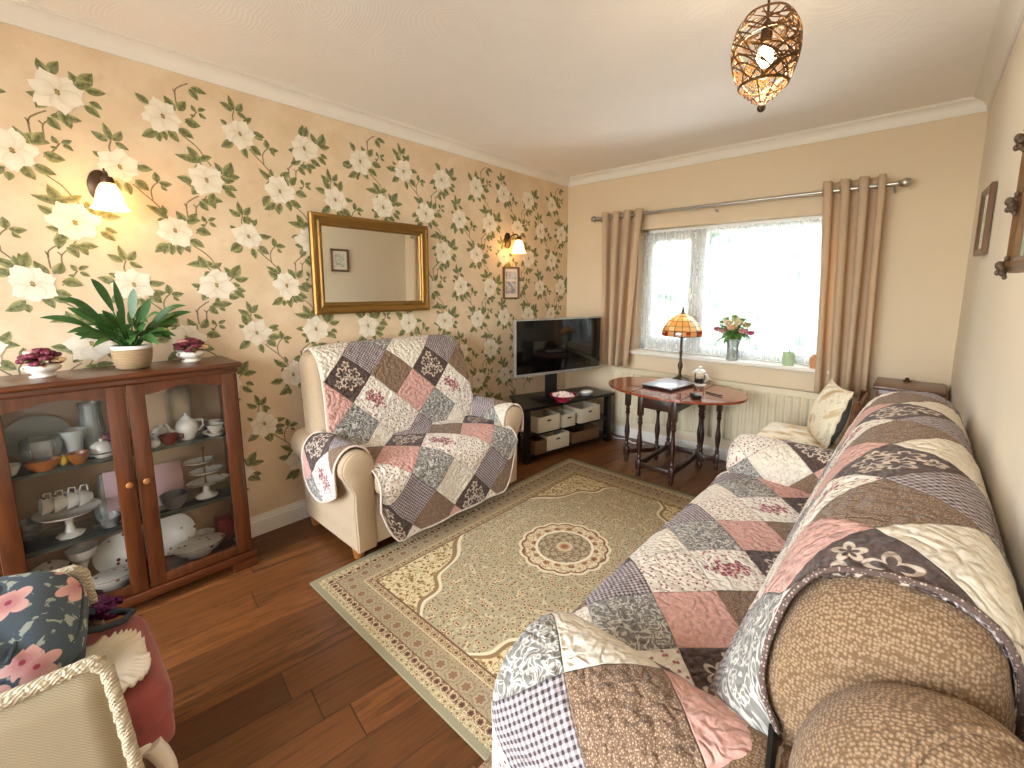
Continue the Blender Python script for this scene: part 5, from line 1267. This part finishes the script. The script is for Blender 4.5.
obj('body', lt_([(0, 0), (.028, 0), (.03, .006), (.042, .035), (.044, .06), (.034, .088), (.02, .096), (0, .096)], .185, .46, S1_), PORC, tp, ang=60); obj('lid', lt_([(.024, .094), (.018, .106), (.005, .112), (.008, .122), (0, .128)], .185, .46, S1_), PORC, tp)
obj('spout', MB().tube([(.185, .42, S1_+.035), (.185, .398, S1_+.055), (.185, .386, S1_+.09)], [.012, .008, .005], 9), PORC, tp, ang=80); obj('handle', MB().tube([(.185, .496, S1_+.085), (.185, .522, S1_+.08), (.185, .526, S1_+.05), (.185, .50, S1_+.03)], .004, 8), PORC, tp, ang=80)
one('reflection_jar', 'large cream jar standing in for a reflection at the back of the top right shelf', 'jar', lt_([(0, 0), (.036, 0), (.047, .03), (.051, .1), (.051, .14), (.053, .145), (.051, .152), (.048, .19), (.034, .225), (0, .238)], .082, .457, S1_), simple('cream_glaze', '#d8cdb4', .3))  # jar shape added in place of a cream reflection in the cabinet back
sn_ = thing('swan_ornament', 'white china swan at the left of the top right shelf', 'ornament', (.237, .328, S1_)); obj('body', MB().ball((.237, .33, S1_+.02), .022, (.8, 1.15, .9)).tube([(.237, .315, S1_+.025), (.237, .303, S1_+.045), (.237, .311, S1_+.066), (.237, .325, S1_+.068)], [.008, .006, .005, .006], 8), PORC, sn_, ang=80); obj('beak', MB().tube([(.237, .327, S1_+.067), (.237, .337, S1_+.063)], [.004, .001], 6), simple('orange_beak', '#c9742f', .5), sn_)
one('sugar_bowl', 'round white sugar bowl behind the china swan', 'bowl', lt_([(0, 0), (.022, 0), (.034, .02), (.036, .045), (.026, .058), (.008, .064), (.009, .074), (0, .078)], .12, .378, S1_), PORC)
cup('teacup', 'dark red teacup in front of the teapot', (.222, .386, S1_), 'teacups on the top right shelf', simple('oxblood_glaze', '#7d2f25', .25), False)
cup('teacup', 'floral teacup on a saucer at the right end of the top shelf', (.212, .565, S1_), 'teacups on the top right shelf')
cup('teacup', 'plain white teacup behind the saucered cup on the top right shelf', (.12, .578, S1_), 'teacups on the top right shelf', PORC, False)
cup('teacup', 'floral teacup without saucer behind the teapot handle', (.072, .532, S1_), 'teacups on the top right shelf', CHINA, False)
one('grey_bowl', 'round grey bowl in front of the right lilac card', 'bowl', lt_(bowlp(.052, .066), .195, .383, S2_), GREYB)
tr = thing('tiered_stand', 'three tier oval china cake stand on the middle right shelf', 'cake stand', (.165, .515, S2_))
for z, r, yy in ((.06, .082, .525), (.115, .066, .522), (.17, .06, .498)):
    b = obj('tier', MB().lathe([(0, 0), (r*.6, 0), (r, .014), (r, .018), (r*.62, .005), (0, .004)], 30, (.165, yy, S2_+z), .75, 1.08), CHINA, tr, ang=60)
    obj('gilt_rim', MB().tube([(.165+r*.75*cos(2*pi*i/30), yy+r*1.08*sin(2*pi*i/30), S2_+z+.017) for i in range(30)], .0015, 5, closed=True), GOLD, b)
obj('rod', MB().tube([(.165, .515, S2_+.02), (.165, .515, S2_+.235)], .004, 8).ball((.165, .515, S2_+.24), .009), GOLD, tr); obj('foot', lt_([(0, 0), (.045, 0), (.046, .006), (.016, .022), (.012, .06), (0, .06)], .165, .515, S2_), PORC, tr)
one('tea_plate', 'floral plate standing behind the right oval dish', 'plate', standing(.098, .055, .375, S3_, 80), CHINA)
one('soup_bowl', 'floral bowl at the back of the bottom right shelf', 'bowl', lt_(bowlp(.055, .06), .09, .49, S3_+.0), CHINA)
one('red_box', 'small dull red box in the bottom right corner of the cabinet', 'box', MB().box((.07, .555, S3_), (.14, .618, S3_+.115), .004), REDBOX)
for x, y in ((.235, .605), (.24, .56)): pass
one('glass_figurine', 'small clear glass figurine beside the dull red box', 'ornament', lt_([(0, 0), (.016, 0), (.006, .02), (.012, .045), (.005, .06), (.008, .07), (0, .078)], .22, .598, S3_), CUTGL)
SKY, EXPO = 12.0, 0.86
# ------------------------------------------------------------------ daylight, camera
sc = bpy.context.scene
w = bpy.data.worlds.new('sky'); sc.world = w; w.use_nodes = True; T = w.node_tree; T.nodes.clear()
n = T.nodes.new('ShaderNodeTexCoord'); x, y, z = sep(X(n.outputs['Generated']))
col = mix(sstep(z, -.15, .35), '#dfe6d8', '#e6eefb')
bg = T.nodes.new('ShaderNodeBackground'); put(bg.inputs[0], col); bg.inputs[1].default_value = SKY
o = T.nodes.new('ShaderNodeOutputWorld'); T.links.new(bg.outputs[0], o.inputs[0])
def portal(name, loc, rot, sx, sy):
    l = bpy.data.lights.new(name, 'AREA'); l.shape = 'RECTANGLE'; l.size = sx; l.size_y = sy; l.cycles.is_portal = True
    o = bpy.data.objects.new(name, l); C.objects.link(o); o.location = loc; o.rotation_euler = rot
portal('window_portal', ((wx0+wx1)/2, YB+.2, (wz0+wz1)/2), (-pi/2, 0, 0), wx1-wx0, wz1-wz0)
portal('fill_door_portal', ((dx0+dx1)/2, YF-.12, 1.06), (pi/2, 0, 0), dx1-dx0, 2.1)
cam = bpy.data.cameras.new('camera'); co = bpy.data.objects.new('camera', cam); C.objects.link(co); sc.camera = co
F_, PX_, PY_ = 444.5, 525.8, 353.0
cam.sensor_fit = 'HORIZONTAL'; cam.sensor_width = 36; cam.lens = F_/1024*36; cam.clip_start = .02
cam.shift_x = -(PX_-512)/1024; cam.shift_y = (PY_-384)/1024
yw, pt_, rl = R(41.32), R(-8.23), R(.14)
fw = Vector((-sin(yw)*cos(pt_), cos(yw)*cos(pt_), sin(pt_))); rt = Vector((cos(yw), sin(yw), 0)); up = rt.cross(fw)
r2 = rt*cos(rl)+up*sin(rl); u2 = up*cos(rl)-rt*sin(rl)
co.matrix_world = Matrix(((r2.x, u2.x, -fw.x, 2.7), (r2.y, u2.y, -fw.y, 0), (r2.z, u2.z, -fw.z, 1.388), (0, 0, 0, 1)))
vs = sc.view_settings; vs.view_transform = 'Standard'; vs.look = 'None'; vs.exposure = EXPO; vs.gamma = 1; vs.use_curve_mapping = False
sc.cycles.max_bounces = 10; sc.cycles.diffuse_bounces = 5; sc.cycles.glossy_bounces = 5; sc.cycles.transparent_max_bounces = 24
sc.cycles.use_denoising = True; sc.cycles.caustics_reflective = False; sc.cycles.caustics_refractive = False; sc.cycles.sample_clamp_indirect = 6
